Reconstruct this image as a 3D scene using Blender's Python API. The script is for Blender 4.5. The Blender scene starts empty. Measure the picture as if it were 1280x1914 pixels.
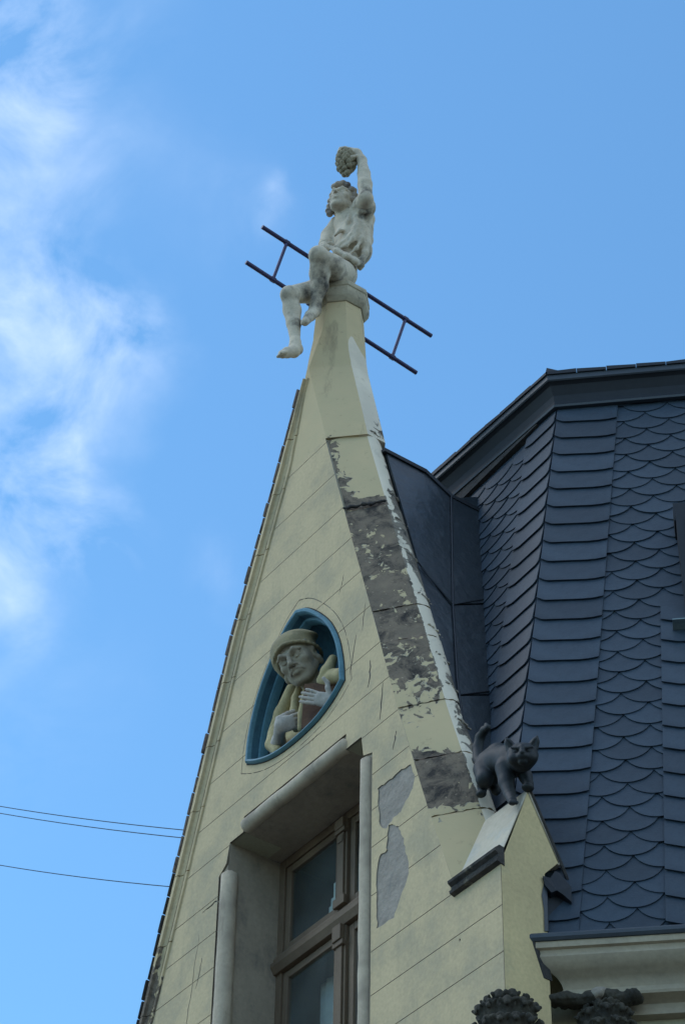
import bpy, bmesh, math, random
import numpy as np
from mathutils import Vector, Matrix
from mathutils.geometry import delaunay_2d_cdt
R = math.radians
random.seed(7); rng = np.random.default_rng(7)
S = bpy.context.scene; COL = S.collection

# ------------------------------------------------------------------ camera, sky, sun, exposure
cam = bpy.data.cameras.new('camera'); cam_o = bpy.data.objects.new('camera', cam); COL.objects.link(cam_o)
CAM = Vector((11.041, -7.0, 1.65)); PITCH, ROLL, AZ = 42.084, 1.144, 54.672
fw = Vector((-math.sin(R(AZ))*math.cos(R(PITCH)), math.cos(R(AZ))*math.cos(R(PITCH)), math.sin(R(PITCH))))
rt = Vector((math.cos(R(AZ)), math.sin(R(AZ)), 0)); up = rt.cross(fw)
rt2 = rt*math.cos(R(ROLL)) + up*math.sin(R(ROLL)); up2 = up*math.cos(R(ROLL)) - rt*math.sin(R(ROLL))
cam_o.matrix_world = Matrix(((rt2.x, up2.x, -fw.x, CAM.x), (rt2.y, up2.y, -fw.y, CAM.y), (rt2.z, up2.z, -fw.z, CAM.z), (0, 0, 0, 1)))
cam.sensor_fit = 'VERTICAL'; cam.sensor_height = 36; cam.sensor_width = 24; cam.lens = 86.52
cam.clip_start = .1; cam.clip_end = 3000
S.camera = cam_o

SUN_EL, SUN_AZ = 50, -140        # soft sun behind thin cloud, high to the left; azimuth measured from +y towards +x
world = bpy.data.worlds.new('World'); S.world = world; world.use_nodes = True
wn, wl = world.node_tree.nodes, world.node_tree.links
wn.clear()
def wnode(t, **k):
    n = wn.new(t)
    for a, b in k.items(): setattr(n, a, b)
    return n
sky = wnode('ShaderNodeTexSky', sky_type='NISHITA', sun_disc=False, sun_elevation=R(SUN_EL), sun_rotation=R(SUN_AZ), air_density=1.0, dust_density=0, ozone_density=4)
geo = wnode('ShaderNodeTexCoord')
n1 = wnode('ShaderNodeTexNoise'); n1.inputs['Scale'].default_value = 17; n1.inputs['Detail'].default_value = 9; n1.inputs['Roughness'].default_value = .58; n1.inputs['Distortion'].default_value = .4
mpn = wnode('ShaderNodeMapping'); mpn.inputs['Location'].default_value = (1.3, .4, 2.2); mpn.inputs['Scale'].default_value = (1, 1, 1.3)
wl.new(geo.outputs['Generated'], mpn.inputs[0]); wl.new(mpn.outputs[0], n1.inputs['Vector'])
def wmath(op, a, b=None, c=None):
    m = wnode('ShaderNodeMath', operation=op)
    for i, v in enumerate((a, b, c)):
        if v is None: continue
        if hasattr(v, 'links'): wl.new(v, m.inputs[i])
        else: m.inputs[i].default_value = v
    return m.outputs[0]
# cloud banks: (direction, half-width in radians, amount); noise breaks them up
BANKS = [((-0.5662, 0.2360, 0.7897), .028, .5), ((-0.5675, 0.2496, 0.7846), .022, .45), ((-0.5816, 0.2518, 0.7735), .022, .36), ((-0.5747, 0.2753, 0.7707), .022, .28), ((-0.5894, 0.2702, 0.7613), .024, .22), ((-0.5471, 0.2634, 0.7946), .03, .14), ((-0.6021, 0.2587, 0.7554), .022, .18), ((-0.6146, 0.2689, 0.7416), .020, .28),
         ((-0.6212, 0.2854, 0.7298), .026, .38), ((-0.6163, 0.3054, 0.7259), .024, .42), ((-0.6308, 0.3055, 0.7132), .028, .42), ((-0.6281, 0.3273, 0.7059), .026, .50), ((-0.6147, 0.3254, 0.7185), .018, .36), ((-0.6382, 0.2873, 0.7142), .020, .25), ((-0.6535, 0.3091, 0.6909), .026, .28),
         ((-0.6687, 0.3125, 0.6747), .026, .75), ((-0.6658, 0.3315, 0.6684), .024, .85), ((-0.6672, 0.3459, 0.6598), .018, .7), ((-0.6804, 0.3266, 0.6560), .026, .45), ((-0.6895, 0.3362, 0.6416), .022, .35), ((-0.6994, 0.3411, 0.6281), .014, .25), ((-0.5520, 0.3472, 0.7581), .009, .42), ((-0.5585, 0.3440, 0.7548), .016, .14), ((-0.5622, 0.3214, 0.7620), .03, .09), ((-0.6466, 0.3963, 0.6518), .013, .26), ((-0.6670, 0.2618, 0.6976), .05, .3), ((-0.6262, 0.2074, 0.7516), .07, .3), ((-0.7233, 0.3068, 0.6186), .06, .3)]
acc = None
warp = wnode('ShaderNodeTexNoise'); warp.inputs['Scale'].default_value = 22; warp.inputs['Detail'].default_value = 5
wl.new(geo.outputs['Generated'], warp.inputs['Vector'])
wv = wnode('ShaderNodeVectorMath', operation='MULTIPLY_ADD'); wl.new(warp.outputs['Color'], wv.inputs[0]); wv.inputs[1].default_value = (.05,)*3; wl.new(geo.outputs['Generated'], wv.inputs[2])
wv2 = wnode('ShaderNodeVectorMath', operation='SUBTRACT'); wl.new(wv.outputs[0], wv2.inputs[0]); wv2.inputs[1].default_value = (.025,)*3
for d, w, a in BANKS:
    d = Vector(d).normalized()
    dt = wnode('ShaderNodeVectorMath', operation='DISTANCE'); wl.new(wv2.outputs[0], dt.inputs[0]); dt.inputs[1].default_value = d
    mr = wnode('ShaderNodeMapRange', interpolation_type='SMOOTHSTEP'); wl.new(dt.outputs['Value'], mr.inputs[0])
    mr.inputs[1].default_value = w*1.75; mr.inputs[2].default_value = 0; mr.inputs[3].default_value = 0; mr.inputs[4].default_value = a
    acc = mr.outputs[0] if acc is None else wmath('ADD', acc, mr.outputs[0])
nz = wmath('MULTIPLY_ADD', n1.outputs[0], 3.0, -1.05)
dens = wmath('MULTIPLY', wmath('MINIMUM', acc, .95), wmath('MAXIMUM', nz, 0))
# unseen broken cloud added for a more neutral fill light, away from the blue gap the picture looks into
n2 = wnode('ShaderNodeTexNoise'); n2.inputs['Scale'].default_value = 2.6; n2.inputs['Detail'].default_value = 8; n2.inputs['Roughness'].default_value = .55; wl.new(mpn.outputs[0], n2.inputs['Vector'])
cov = wnode('ShaderNodeMapRange', interpolation_type='SMOOTHSTEP'); wl.new(n2.outputs[0], cov.inputs[0]); cov.inputs[1].default_value = .40; cov.inputs[2].default_value = .60; cov.inputs[3].default_value = 0; cov.inputs[4].default_value = 1.5
gapd = wnode('ShaderNodeVectorMath', operation='DISTANCE'); wl.new(wv2.outputs[0], gapd.inputs[0]); gapd.inputs[1].default_value = Vector((-0.5713, 0.4361, 0.6953)).normalized()
gapm = wnode('ShaderNodeMapRange', interpolation_type='SMOOTHSTEP'); wl.new(gapd.outputs['Value'], gapm.inputs[0]); gapm.inputs[1].default_value = .30; gapm.inputs[2].default_value = .62
dens = wmath('ADD', dens, wmath('MULTIPLY', cov.outputs[0], gapm.outputs[0]))
dens = wmath('MINIMUM', wmath('MULTIPLY', dens, .41), .8)
mixc = wnode('ShaderNodeMix', data_type='RGBA'); wl.new(dens, mixc.inputs[0]); tint = wnode('ShaderNodeMix', data_type='RGBA', blend_type='MULTIPLY'); tint.inputs[0].default_value = 1; wl.new(sky.outputs[0], tint.inputs[6]); tint.inputs[7].default_value = (.74, 1.02, 1.02, 1); wl.new(tint.outputs[2], mixc.inputs[6])
SKYV = 1.0
mixc.inputs[7].default_value = (5.6, 6.0, 6.6, 1)
bg = wnode('ShaderNodeBackground'); bg.inputs[1].default_value = .1
outw = wnode('ShaderNodeOutputWorld'); wl.new(mixc.outputs[2], bg.inputs[0]); wl.new(bg.outputs[0], outw.inputs[0])

sl = bpy.data.lights.new('sun', 'SUN'); sl.energy = .30; sl.angle = R(25); sl.color = (1, .96, .9)
so = bpy.data.objects.new('sun', sl); COL.objects.link(so)
sd = Vector((math.sin(R(SUN_AZ))*math.cos(R(SUN_EL)), math.cos(R(SUN_AZ))*math.cos(R(SUN_EL)), math.sin(R(SUN_EL))))
so.rotation_euler = sd.to_track_quat('Z', 'Y').to_euler(); so.location = (0, 0, 40)
S.view_settings.view_transform = 'Standard'; S.view_settings.look = 'None'; S.view_settings.gamma = 1; S.view_settings.exposure = 1.42
S.view_settings.use_curve_mapping = False

# ------------------------------------------------------------------ materials
def M(name, c1, c2=None, scale=6, detail=6, rough=.85, bump=.3, bscale=60, c3=None, s3=2.0, t3=(.55, .65), metal=0, rand=0., stretch=(1, 1, 1), bdist=.004, spec=.3, c4=None, s4=3, t4=(.6, .7), st4=(1, 1, 1)):
    m = bpy.data.materials.new(name); m.use_nodes = True; nt = m.node_tree; N, L = nt.nodes, nt.links
    b = N['Principled BSDF']; b.inputs['Roughness'].default_value = rough; b.inputs['Metallic'].default_value = metal
    b.inputs['Specular IOR Level'].default_value = spec
    tc = N.new('ShaderNodeTexCoord')
    def vec(st):
        mp = N.new('ShaderNodeMapping'); mp.inputs['Scale'].default_value = st
        L.new(tc.outputs['Object'], mp.inputs[0]); return mp.outputs[0]
    def noise(s, d, st=(1, 1, 1), ro=.6):
        n = N.new('ShaderNodeTexNoise'); n.inputs['Scale'].default_value = s; n.inputs['Detail'].default_value = d; n.inputs['Roughness'].default_value = ro
        L.new(vec(st), n.inputs['Vector']); return n.outputs[0]
    def mix(f, a, c):
        x = N.new('ShaderNodeMix'); x.data_type = 'RGBA'
        L.new(f, x.inputs[0])
        for i, v in ((6, a), (7, c)):
            if hasattr(v, 'links'): L.new(v, x.inputs[i])
            else: x.inputs[i].default_value = (*v, 1)
        return x.outputs[2]
    def rng_(f, lo, hi, a=0., b_=1.):
        x = N.new('ShaderNodeMapRange'); L.new(f, x.inputs[0]); x.inputs[1].default_value = lo; x.inputs[2].default_value = hi; x.inputs[3].default_value = a; x.inputs[4].default_value = b_; return x.outputs[0]
    col = mix(rng_(noise(scale, detail, stretch), .35, .65), c1, c2 or c1)
    fine = noise(bscale, 8)
    if c3: col = mix(rng_(noise(s3, 9, stretch, .68), *t3), col, c3)
    if c4:
        at = N.new('ShaderNodeAttribute'); at.attribute_name = 'soot'
        ad = N.new('ShaderNodeMath'); ad.operation = 'MULTIPLY_ADD'; L.new(at.outputs['Fac'], ad.inputs[0]); ad.inputs[1].default_value = .30; L.new(noise(s4, 9, st4, .65), ad.inputs[2])
        col = mix(rng_(ad.outputs[0], *t4), col, c4)
    hs = N.new('ShaderNodeHueSaturation'); L.new(col, hs.inputs['Color'])
    v = rng_(fine, .3, .7, .90, 1.10)
    if rand:
        oi = N.new('ShaderNodeObjectInfo'); mm = N.new('ShaderNodeMath'); mm.operation = 'MULTIPLY'
        L.new(v, mm.inputs[0]); L.new(rng_(oi.outputs['Random'], 0, 1, 1-rand, 1+rand), mm.inputs[1]); v = mm.outputs[0]
    L.new(v, hs.inputs['Value']); L.new(hs.outputs[0], b.inputs['Base Color'])
    if bump:
        bp = N.new('ShaderNodeBump'); bp.inputs['Strength'].default_value = bump; bp.inputs['Distance'].default_value = bdist
        L.new(fine, bp.inputs['Height'])
        b2 = N.new('ShaderNodeBump'); b2.inputs['Strength'].default_value = bump; b2.inputs['Distance'].default_value = bdist*4
        L.new(noise(scale*1.5, 4), b2.inputs['Height']); L.new(bp.outputs[0], b2.inputs['Normal']); L.new(b2.outputs[0], b.inputs['Normal'])
    m['h'] = 0
    return m
def peel(name, paint, paint2, bare, bare2, black, attr, sc=9., amt=0., white=None):
    """paint that flakes off: 'attr' (per vertex, 0 whole .. 1 bare) plus noise decides where the stone shows"""
    m = bpy.data.materials.new(name); m.use_nodes = True; nt = m.node_tree; N, L = nt.nodes, nt.links
    b = N['Principled BSDF']; b.inputs['Roughness'].default_value = .88; b.inputs['Specular IOR Level'].default_value = .25
    tc = N.new('ShaderNodeTexCoord')
    def noise(s, d, ro=.6, dist=0., st=(1, 1, 1)):
        mp = N.new('ShaderNodeMapping'); mp.inputs['Scale'].default_value = st; L.new(tc.outputs['Object'], mp.inputs[0])
        n = N.new('ShaderNodeTexNoise'); n.inputs['Scale'].default_value = s; n.inputs['Detail'].default_value = d; n.inputs['Roughness'].default_value = ro; n.inputs['Distortion'].default_value = dist
        L.new(mp.outputs[0], n.inputs['Vector']); return n.outputs[0]
    def ma(op, a, c, d=None):
        x = N.new('ShaderNodeMath'); x.operation = op
        for i, v in enumerate((a, c, d)):
            if v is None: continue
            if hasattr(v, 'links'): L.new(v, x.inputs[i])
            else: x.inputs[i].default_value = v
        return x.outputs[0]
    def mix(f, a, c):
        x = N.new('ShaderNodeMix'); x.data_type = 'RGBA'; L.new(f, x.inputs[0])
        for i, v in ((6, a), (7, c)):
            if hasattr(v, 'links'): L.new(v, x.inputs[i])
            else: x.inputs[i].default_value = (*v, 1)
        return x.outputs[2]
    def rg(f, lo, hi):
        x = N.new('ShaderNodeMapRange'); L.new(f, x.inputs[0]); x.inputs[1].default_value = lo; x.inputs[2].default_value = hi; return x.outputs[0]
    at = N.new('ShaderNodeAttribute'); at.attribute_name = attr
    nz = noise(sc, 8, .58, .8)
    f = ma('ADD', ma('MULTIPLY_ADD', nz, 1.6, -.8+amt), ma('ADD', at.outputs['Fac'], ma('MULTIPLY_ADD', noise(3.2, 4, .6, 1.), 1.0, -.5)))
    mask = rg(f, .49, .51); edge = rg(f, .445, .46)
    pc = mix(rg(noise(4, 6), .35, .65), paint, paint2)
    if white:
        aw = N.new('ShaderNodeAttribute'); aw.attribute_name = 'white'
        wc = mix(rg(noise(5, 6), .35, .65), white, tuple(c*.86 for c in white))
        pc = mix(rg(ma('MULTIPLY_ADD', noise(16, 5), .25, ma('SUBTRACT', aw.outputs['Fac'], .125)), .46, .54), pc, wc)
    pc = mix(rg(noise(14, 8, .7), .60, .78), pc, tuple(c*.55 for c in paint))
    bc = mix(rg(noise(7, 8, .7), .35, .65), bare, bare2)
    bc = mix(rg(noise(6, 9, .75, .5), .46, .62), bc, black)
    bc = mix(rg(noise(28, 6, .6), .64, .72), bc, tuple(min(1, c*1.7) for c in bare))
    pc = mix(ma('MULTIPLY', edge, rg(noise(6, 3), .45, .55)), pc, (.30, .265, .20))
    pc = mix(rg(noise(3.5, 9, .7, .0, (1, 1, .25)), .56, .80), pc, tuple(c*.5 for c in bare2))
    L.new(mix(mask, pc, bc), b.inputs['Base Color'])
    h = ma('ADD', ma('MULTIPLY', mask, -1.0), ma('MULTIPLY', ma('MULTIPLY', noise(45, 9, .7), mask), 1.3))
    h = ma('ADD', h, ma('MULTIPLY', noise(60, 5), .25))
    bp = N.new('ShaderNodeBump'); bp.inputs['Strength'].default_value = 1; bp.inputs['Distance'].default_value = .006; L.new(h, bp.inputs['Height']); L.new(bp.outputs[0], b.inputs['Normal'])
    return m

CREAM = (.50, .39, .225); CREAM2 = (.43, .335, .195)
m_wall = M('cream_facade_paint', CREAM, CREAM2, scale=2.2, bump=.35, bscale=45, bdist=.003, c3=(.35, .295, .19), s3=2.2, t3=(.48, .68), c4=(.30, .255, .16), s4=6, t4=(.56, .80), st4=(1, 1, .14))
m_pier = M('cream_pier_paint', (.55, .43, .225), (.48, .375, .20), scale=3, bump=.35, bscale=40, bdist=.003, c3=(.34, .31, .19), s3=2.2, t3=(.55, .75), c4=(.16, .15, .11), s4=5, t4=(.66, .8), st4=(1, 1, .3))
m_render = M('grey_bare_render', (.235, .20, .16), (.29, .25, .20), scale=6, bump=.8, bscale=35, bdist=.006, c3=(.17, .16, .14), s3=5, t3=(.56, .7))
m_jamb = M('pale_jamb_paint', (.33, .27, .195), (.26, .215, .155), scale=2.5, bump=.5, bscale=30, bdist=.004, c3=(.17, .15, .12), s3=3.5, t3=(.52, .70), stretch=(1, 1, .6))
m_roll = M('pale_roll_paint', (.45, .37, .265), (.38, .31, .225), scale=3, bump=.3, bscale=40, c3=(.24, .2, .15), s3=5, t3=(.50, .70), c4=(.2, .165, .12), s4=9, t4=(.55, .75), st4=(1, 1, .2))
m_white = M('white_repair_plaster', (.50, .43, .32), (.44, .375, .28), scale=5, bump=.4, bscale=40, c3=(.40, .38, .32), s3=4, t3=(.55, .7))
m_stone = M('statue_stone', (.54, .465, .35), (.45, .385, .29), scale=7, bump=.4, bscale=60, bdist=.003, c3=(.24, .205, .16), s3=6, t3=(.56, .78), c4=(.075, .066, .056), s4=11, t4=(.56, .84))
m_pale = M('statue_pale_stone', (.53, .49, .39), (.44, .41, .33), scale=9, bump=.5, bscale=70, bdist=.003, c3=(.22, .20, .165), s3=6, t3=(.58, .72))
m_hair = M('statue_hair_stone', (.42, .345, .27), (.30, .25, .2), scale=14, bump=.7, bscale=70, c3=(.11, .1, .1), s3=6, t3=(.5, .66))
m_grape = M('grape_stone', (.34, .29, .185), (.25, .215, .14), scale=14, bump=.6, bscale=80, c3=(.30, .28, .2), s3=9, t3=(.6, .7))
m_cap = M('cap_stone', (.40, .345, .24), (.31, .265, .185), scale=8, bump=.35, bscale=50, c3=(.09, .08, .062), s3=6, t3=(.58, .72))
m_skin = M('bust_face_paint', (.31, .265, .185), (.22, .19, .14), scale=8, bump=.35, bscale=60, bdist=.002, c3=(.13, .115, .09), s3=7, t3=(.56, .76))
m_hand = M('bust_hand_paint', (.46, .41, .35), (.37, .33, .28), scale=10, bump=.3, bscale=70, c3=(.26, .24, .2), s3=8, t3=(.6, .75))
m_beret = M('bust_cap_paint', (.27, .225, .125), (.19, .16, .095), scale=9, bump=.4, bscale=60, c3=(.12, .10, .065), s3=4, t3=(.58, .68))
m_coat = M('bust_coat_paint', (.42, .345, .18), (.32, .265, .14), scale=8, bump=.4, bscale=50, c3=(.2, .17, .1), s3=6, t3=(.58, .72))
m_book = M('book_brown_paint', (.105, .055, .03), (.07, .038, .025), scale=12, bump=.4, bscale=60)
m_page = M('book_page_edge', (.35, .28, .15), (.28, .22, .12), scale=20, bump=.3)
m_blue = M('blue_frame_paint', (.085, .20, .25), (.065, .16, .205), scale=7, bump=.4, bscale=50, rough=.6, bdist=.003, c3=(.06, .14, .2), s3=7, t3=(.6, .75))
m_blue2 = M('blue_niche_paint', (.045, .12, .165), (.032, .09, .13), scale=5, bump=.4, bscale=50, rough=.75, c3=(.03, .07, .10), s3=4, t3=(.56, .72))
m_slate = M('roof_slate', (.030, .047, .066), (.022, .035, .051), scale=7, bump=.4, bscale=70, rough=.56, rand=.18, bdist=.002, spec=.30, c3=(.046, .058, .062), s3=6, t3=(.58, .74), c4=(.06, .062, .052), s4=16, t4=(.66, .76))
m_slated = M('slate_backing', (.02, .022, .026), (.015, .017, .02), rough=.9, bump=0)
m_zinc = M('zinc_sheet', (.015, .023, .030), (.011, .018, .024), scale=2.5, bump=.5, bscale=9, rough=.45, metal=0, spec=.5, bdist=.01, c4=(.055, .07, .078), s4=9, t4=(.60, .80), st4=(1, 1, .12), c3=(.032, .045, .055), s3=1.6, t3=(.56, .78))
m_zincd = M('dark_eave_metal', (.014, .018, .024), (.010, .013, .018), scale=3, bump=.15, bscale=30, rough=.6, spec=.35)
m_zincm = M('grey_eave_metal', (.034, .044, .054), (.026, .034, .043), scale=3, bump=.2, bscale=30, rough=.5, spec=.5)
m_patina = M('light_metal_flashing', (.20, .26, .27), (.16, .22, .23), bump=.1, rough=.4)
m_edge = M('weathered_edge_tile', (.24, .19, .165), (.14, .11, .10), scale=9, bump=.8, bscale=50, c3=(.04, .035, .035), s3=5, t3=(.54, .64))
m_dripm = M('sooty_drip_mould', (.07, .06, .05), (.03, .027, .025), scale=10, bump=.9, bscale=50, c3=(.2, .17, .12), s3=6, t3=(.58, .68))
m_black = M('soot_and_shade_black', (.03, .028, .028), (.05, .045, .04), scale=12, bump=.9, bscale=50)  # soot on the stonework; on the soffit board the black is painted shade
m_cat = M('cat_metal', (.014, .018, .019), (.009, .012, .013), scale=7, bump=.35, bscale=80, rough=.62, bdist=.002, spec=.4, c3=(.018, .02, .022), s3=7, t3=(.56, .72))
m_ladder = M('ladder_blue_paint', (.032, .030, .095), (.024, .024, .07), scale=14, bump=.2, rough=.5, spec=.4)
m_wood = M('window_wood', (.15, .105, .065), (.105, .072, .045), scale=4, bump=.4, bscale=60, stretch=(1, 1, .3), rough=.7)
m_corn = M('cornice_plaster', (.36, .30, .21), (.29, .245, .175), scale=3, bump=.4, bscale=30, c3=(.24, .205, .15), s3=2.2, t3=(.54, .72))
m_carve = M('sooty_carving', (.055, .048, .034), (.03, .027, .021), scale=9, bump=.9, bscale=50, c3=(.10, .088, .062), s3=7, t3=(.6, .72))
m_cable = M('cable_rubber', (.03, .03, .035), bump=0)
m_ground = M('cobble_street', (.13, .12, .105), (.17, .155, .135), scale=3, bump=.5, bscale=8, c3=(.09, .085, .08), s3=1, t3=(.5, .7))
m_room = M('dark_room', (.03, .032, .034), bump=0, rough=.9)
m_curtain_refl = M('white_curtain_and_reflection', (.75, .76, .74), (.68, .69, .68), scale=6, bump=.3, bscale=15)  # curtain cloth; also the white of the added reflection panels
m_plain = M('plain_wall', (.36, .33, .22), (.32, .3, .2), scale=1.5)
m_cop = peel('coping_flaking_paint', CREAM, (.46, .37, .215), (.215, .165, .115), (.135, .108, .08), (.035, .03, .026), 'bare', 13., white=(.66, .57, .44))
m_side = peel('side_flaking_white', (.60, .52, .40), (.66, .57, .44), (.19, .16, .125), (.23, .195, .15), (.05, .045, .04), 'bare', 12.)
gl = bpy.data.materials.new('window_glass'); gl.use_nodes = True
_b = gl.node_tree.nodes['Principled BSDF']; _b.inputs['Base Color'].default_value = (.02, .03, .03, 1); _b.inputs['Roughness'].default_value = .03
_b.inputs['Transmission Weight'].default_value = .0; _b.inputs['Specular IOR Level'].default_value = .5
_tr = gl.node_tree.nodes.new('ShaderNodeBsdfTransparent'); _tr.inputs[0].default_value = (.92, .97, .95, 1)
_gs = gl.node_tree.nodes.new('ShaderNodeBsdfGlossy'); _gs.inputs['Roughness'].default_value = .03
_fr = gl.node_tree.nodes.new('ShaderNodeFresnel'); _fr.inputs[0].default_value = 1.9
_mx = gl.node_tree.nodes.new('ShaderNodeMixShader')
gl.node_tree.links.new(_fr.outputs[0], _mx.inputs[0]); gl.node_tree.links.new(_tr.outputs[0], _mx.inputs[1]); gl.node_tree.links.new(_gs.outputs[0], _mx.inputs[2])
_df = gl.node_tree.nodes.new('ShaderNodeBsdfDiffuse'); _df.inputs[0].default_value = (.42, .50, .48, 1)
_dn = gl.node_tree.nodes.new('ShaderNodeTexNoise'); _dn.inputs['Scale'].default_value = 3; _dn.inputs['Detail'].default_value = 6
_dt = gl.node_tree.nodes.new('ShaderNodeTexCoord'); gl.node_tree.links.new(_dt.outputs['Object'], _dn.inputs['Vector'])
_dr = gl.node_tree.nodes.new('ShaderNodeMapRange'); gl.node_tree.links.new(_dn.outputs[0], _dr.inputs[0]); _dr.inputs[1].default_value = .3; _dr.inputs[2].default_value = .7; _dr.inputs[3].default_value = .04; _dr.inputs[4].default_value = .11
_m2 = gl.node_tree.nodes.new('ShaderNodeMixShader'); gl.node_tree.links.new(_dr.outputs[0], _m2.inputs[0]); gl.node_tree.links.new(_mx.outputs[0], _m2.inputs[1]); gl.node_tree.links.new(_df.outputs[0], _m2.inputs[2])
gl.node_tree.links.new(_m2.outputs[0], gl.node_tree.nodes['Material Output'].inputs[0])

# ------------------------------------------------------------------ helpers
def link(o, parent=None):
    COL.objects.link(o)
    if parent is not None: o.parent = parent
    return o
def mesh(name, vs, fs, mat, parent=None, smooth=False, mi=None, mats=None, rec=True):
    me = bpy.data.meshes.new(name); me.from_pydata([tuple(map(float, v)) for v in vs], [], [tuple(int(i) for i in f) for f in fs])
    for mm in (mats or [mat]): me.materials.append(mm)
    if mi is not None: me.polygons.foreach_set('material_index', mi)
    if smooth: me.polygons.foreach_set('use_smooth', [True]*len(me.polygons))
    if rec:
        bm = bmesh.new(); bm.from_mesh(me); bmesh.ops.recalc_face_normals(bm, faces=bm.faces); bm.to_mesh(me); bm.free()
    me.update()
    return link(bpy.data.objects.new(name, me), parent)
def empty(name, loc=(0, 0, 0)):
    o = bpy.data.objects.new(name, None); o.location = loc; o.empty_display_size = .2; return link(o)
def setp(o, **k):
    for a, b in k.items(): o[a] = b
    return o
class MB:
    def __init__(s): s.v = []; s.f = []
    def add(s, vs, fs):
        n = len(s.v); s.v += [tuple(v) for v in vs]; s.f += [tuple(i+n for i in f) for f in fs]; return s
    def box(s, a, b):
        x0, y0, z0 = a; x1, y1, z1 = b
        return s.add([(x0,y0,z0),(x1,y0,z0),(x1,y1,z0),(x0,y1,z0),(x0,y0,z1),(x1,y0,z1),(x1,y1,z1),(x0,y1,z1)],
              [(0,1,2,3),(4,5,6,7),(0,1,5,4),(1,2,6,5),(2,3,7,6),(3,0,4,7)])
    def tube(s, pts, r, seg=10):
        pts = [Vector(p) for p in pts]; n = len(s.v); rr = r if hasattr(r, '__len__') else [r]*len(pts)
        for i, p in enumerate(pts):
            t = (pts[min(i+1, len(pts)-1)]-pts[max(i-1, 0)]).normalized()
            a = t.orthogonal() if i == 0 else (pa - t*pa.dot(t)); a.normalize(); pa = a; b = t.cross(a)
            for j in range(seg):
                th = 2*math.pi*j/seg; s.v.append(tuple(p+(a*math.cos(th)+b*math.sin(th))*rr[i]))
        for i in range(len(pts)-1):
            for j in range(seg): s.f.append((n+i*seg+j, n+i*seg+(j+1) % seg, n+(i+1)*seg+(j+1) % seg, n+(i+1)*seg+j))
        s.f.append(tuple(n+j for j in range(seg))[::-1]); s.f.append(tuple(n+(len(pts)-1)*seg+j for j in range(seg)))
        return s
    def loft(s, secs, closed=True, caps=True):
        n = len(s.v); k = len(secs[0])
        for q in secs: s.v += [tuple(p) for p in q]
        for i in range(len(secs)-1):
            for j in range(k if closed else k-1):
                a = n+i*k+j; b = n+i*k+(j+1) % k; s.f.append((a, b, b+k, a+k))
        if caps: s.f.append(tuple(n+j for j in range(k))[::-1]); s.f.append(tuple(n+(len(secs)-1)*k+j for j in range(k)))
        return s
    def build(s, name, mat, parent=None, smooth=False): return mesh(name, s.v, s.f, mat, parent, smooth)
def autosmooth(o, ang=35):
    me = o.data; bm = bmesh.new(); bm.from_mesh(me)
    for f in bm.faces: f.smooth = True
    for e_ in bm.edges:
        if len(e_.link_faces) == 2 and e_.calc_face_angle(0) > R(ang): e_.smooth = False
    bm.to_mesh(me); bm.free()
def bevel(o, w=.006, seg=2):
    md = o.modifiers.new('bevel', 'BEVEL'); md.width = w; md.segments = seg; md.limit_method = 'ANGLE'; md.angle_limit = R(40); return o
def inpoly(x, y, P):
    c = False; n = len(P)
    for i in range(n):
        x1, y1 = P[i]; x2, y2 = P[i-1]
        if (y1 > y) != (y2 > y) and x < (x2-x1)*(y-y1)/(y2-y1)+x1: c = not c
    return c
def lerp(z, T):
    """T: list of (z, x) descending or ascending"""
    T = sorted(T); return float(np.interp(z, [t[0] for t in T], [t[1] for t in T]))

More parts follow.
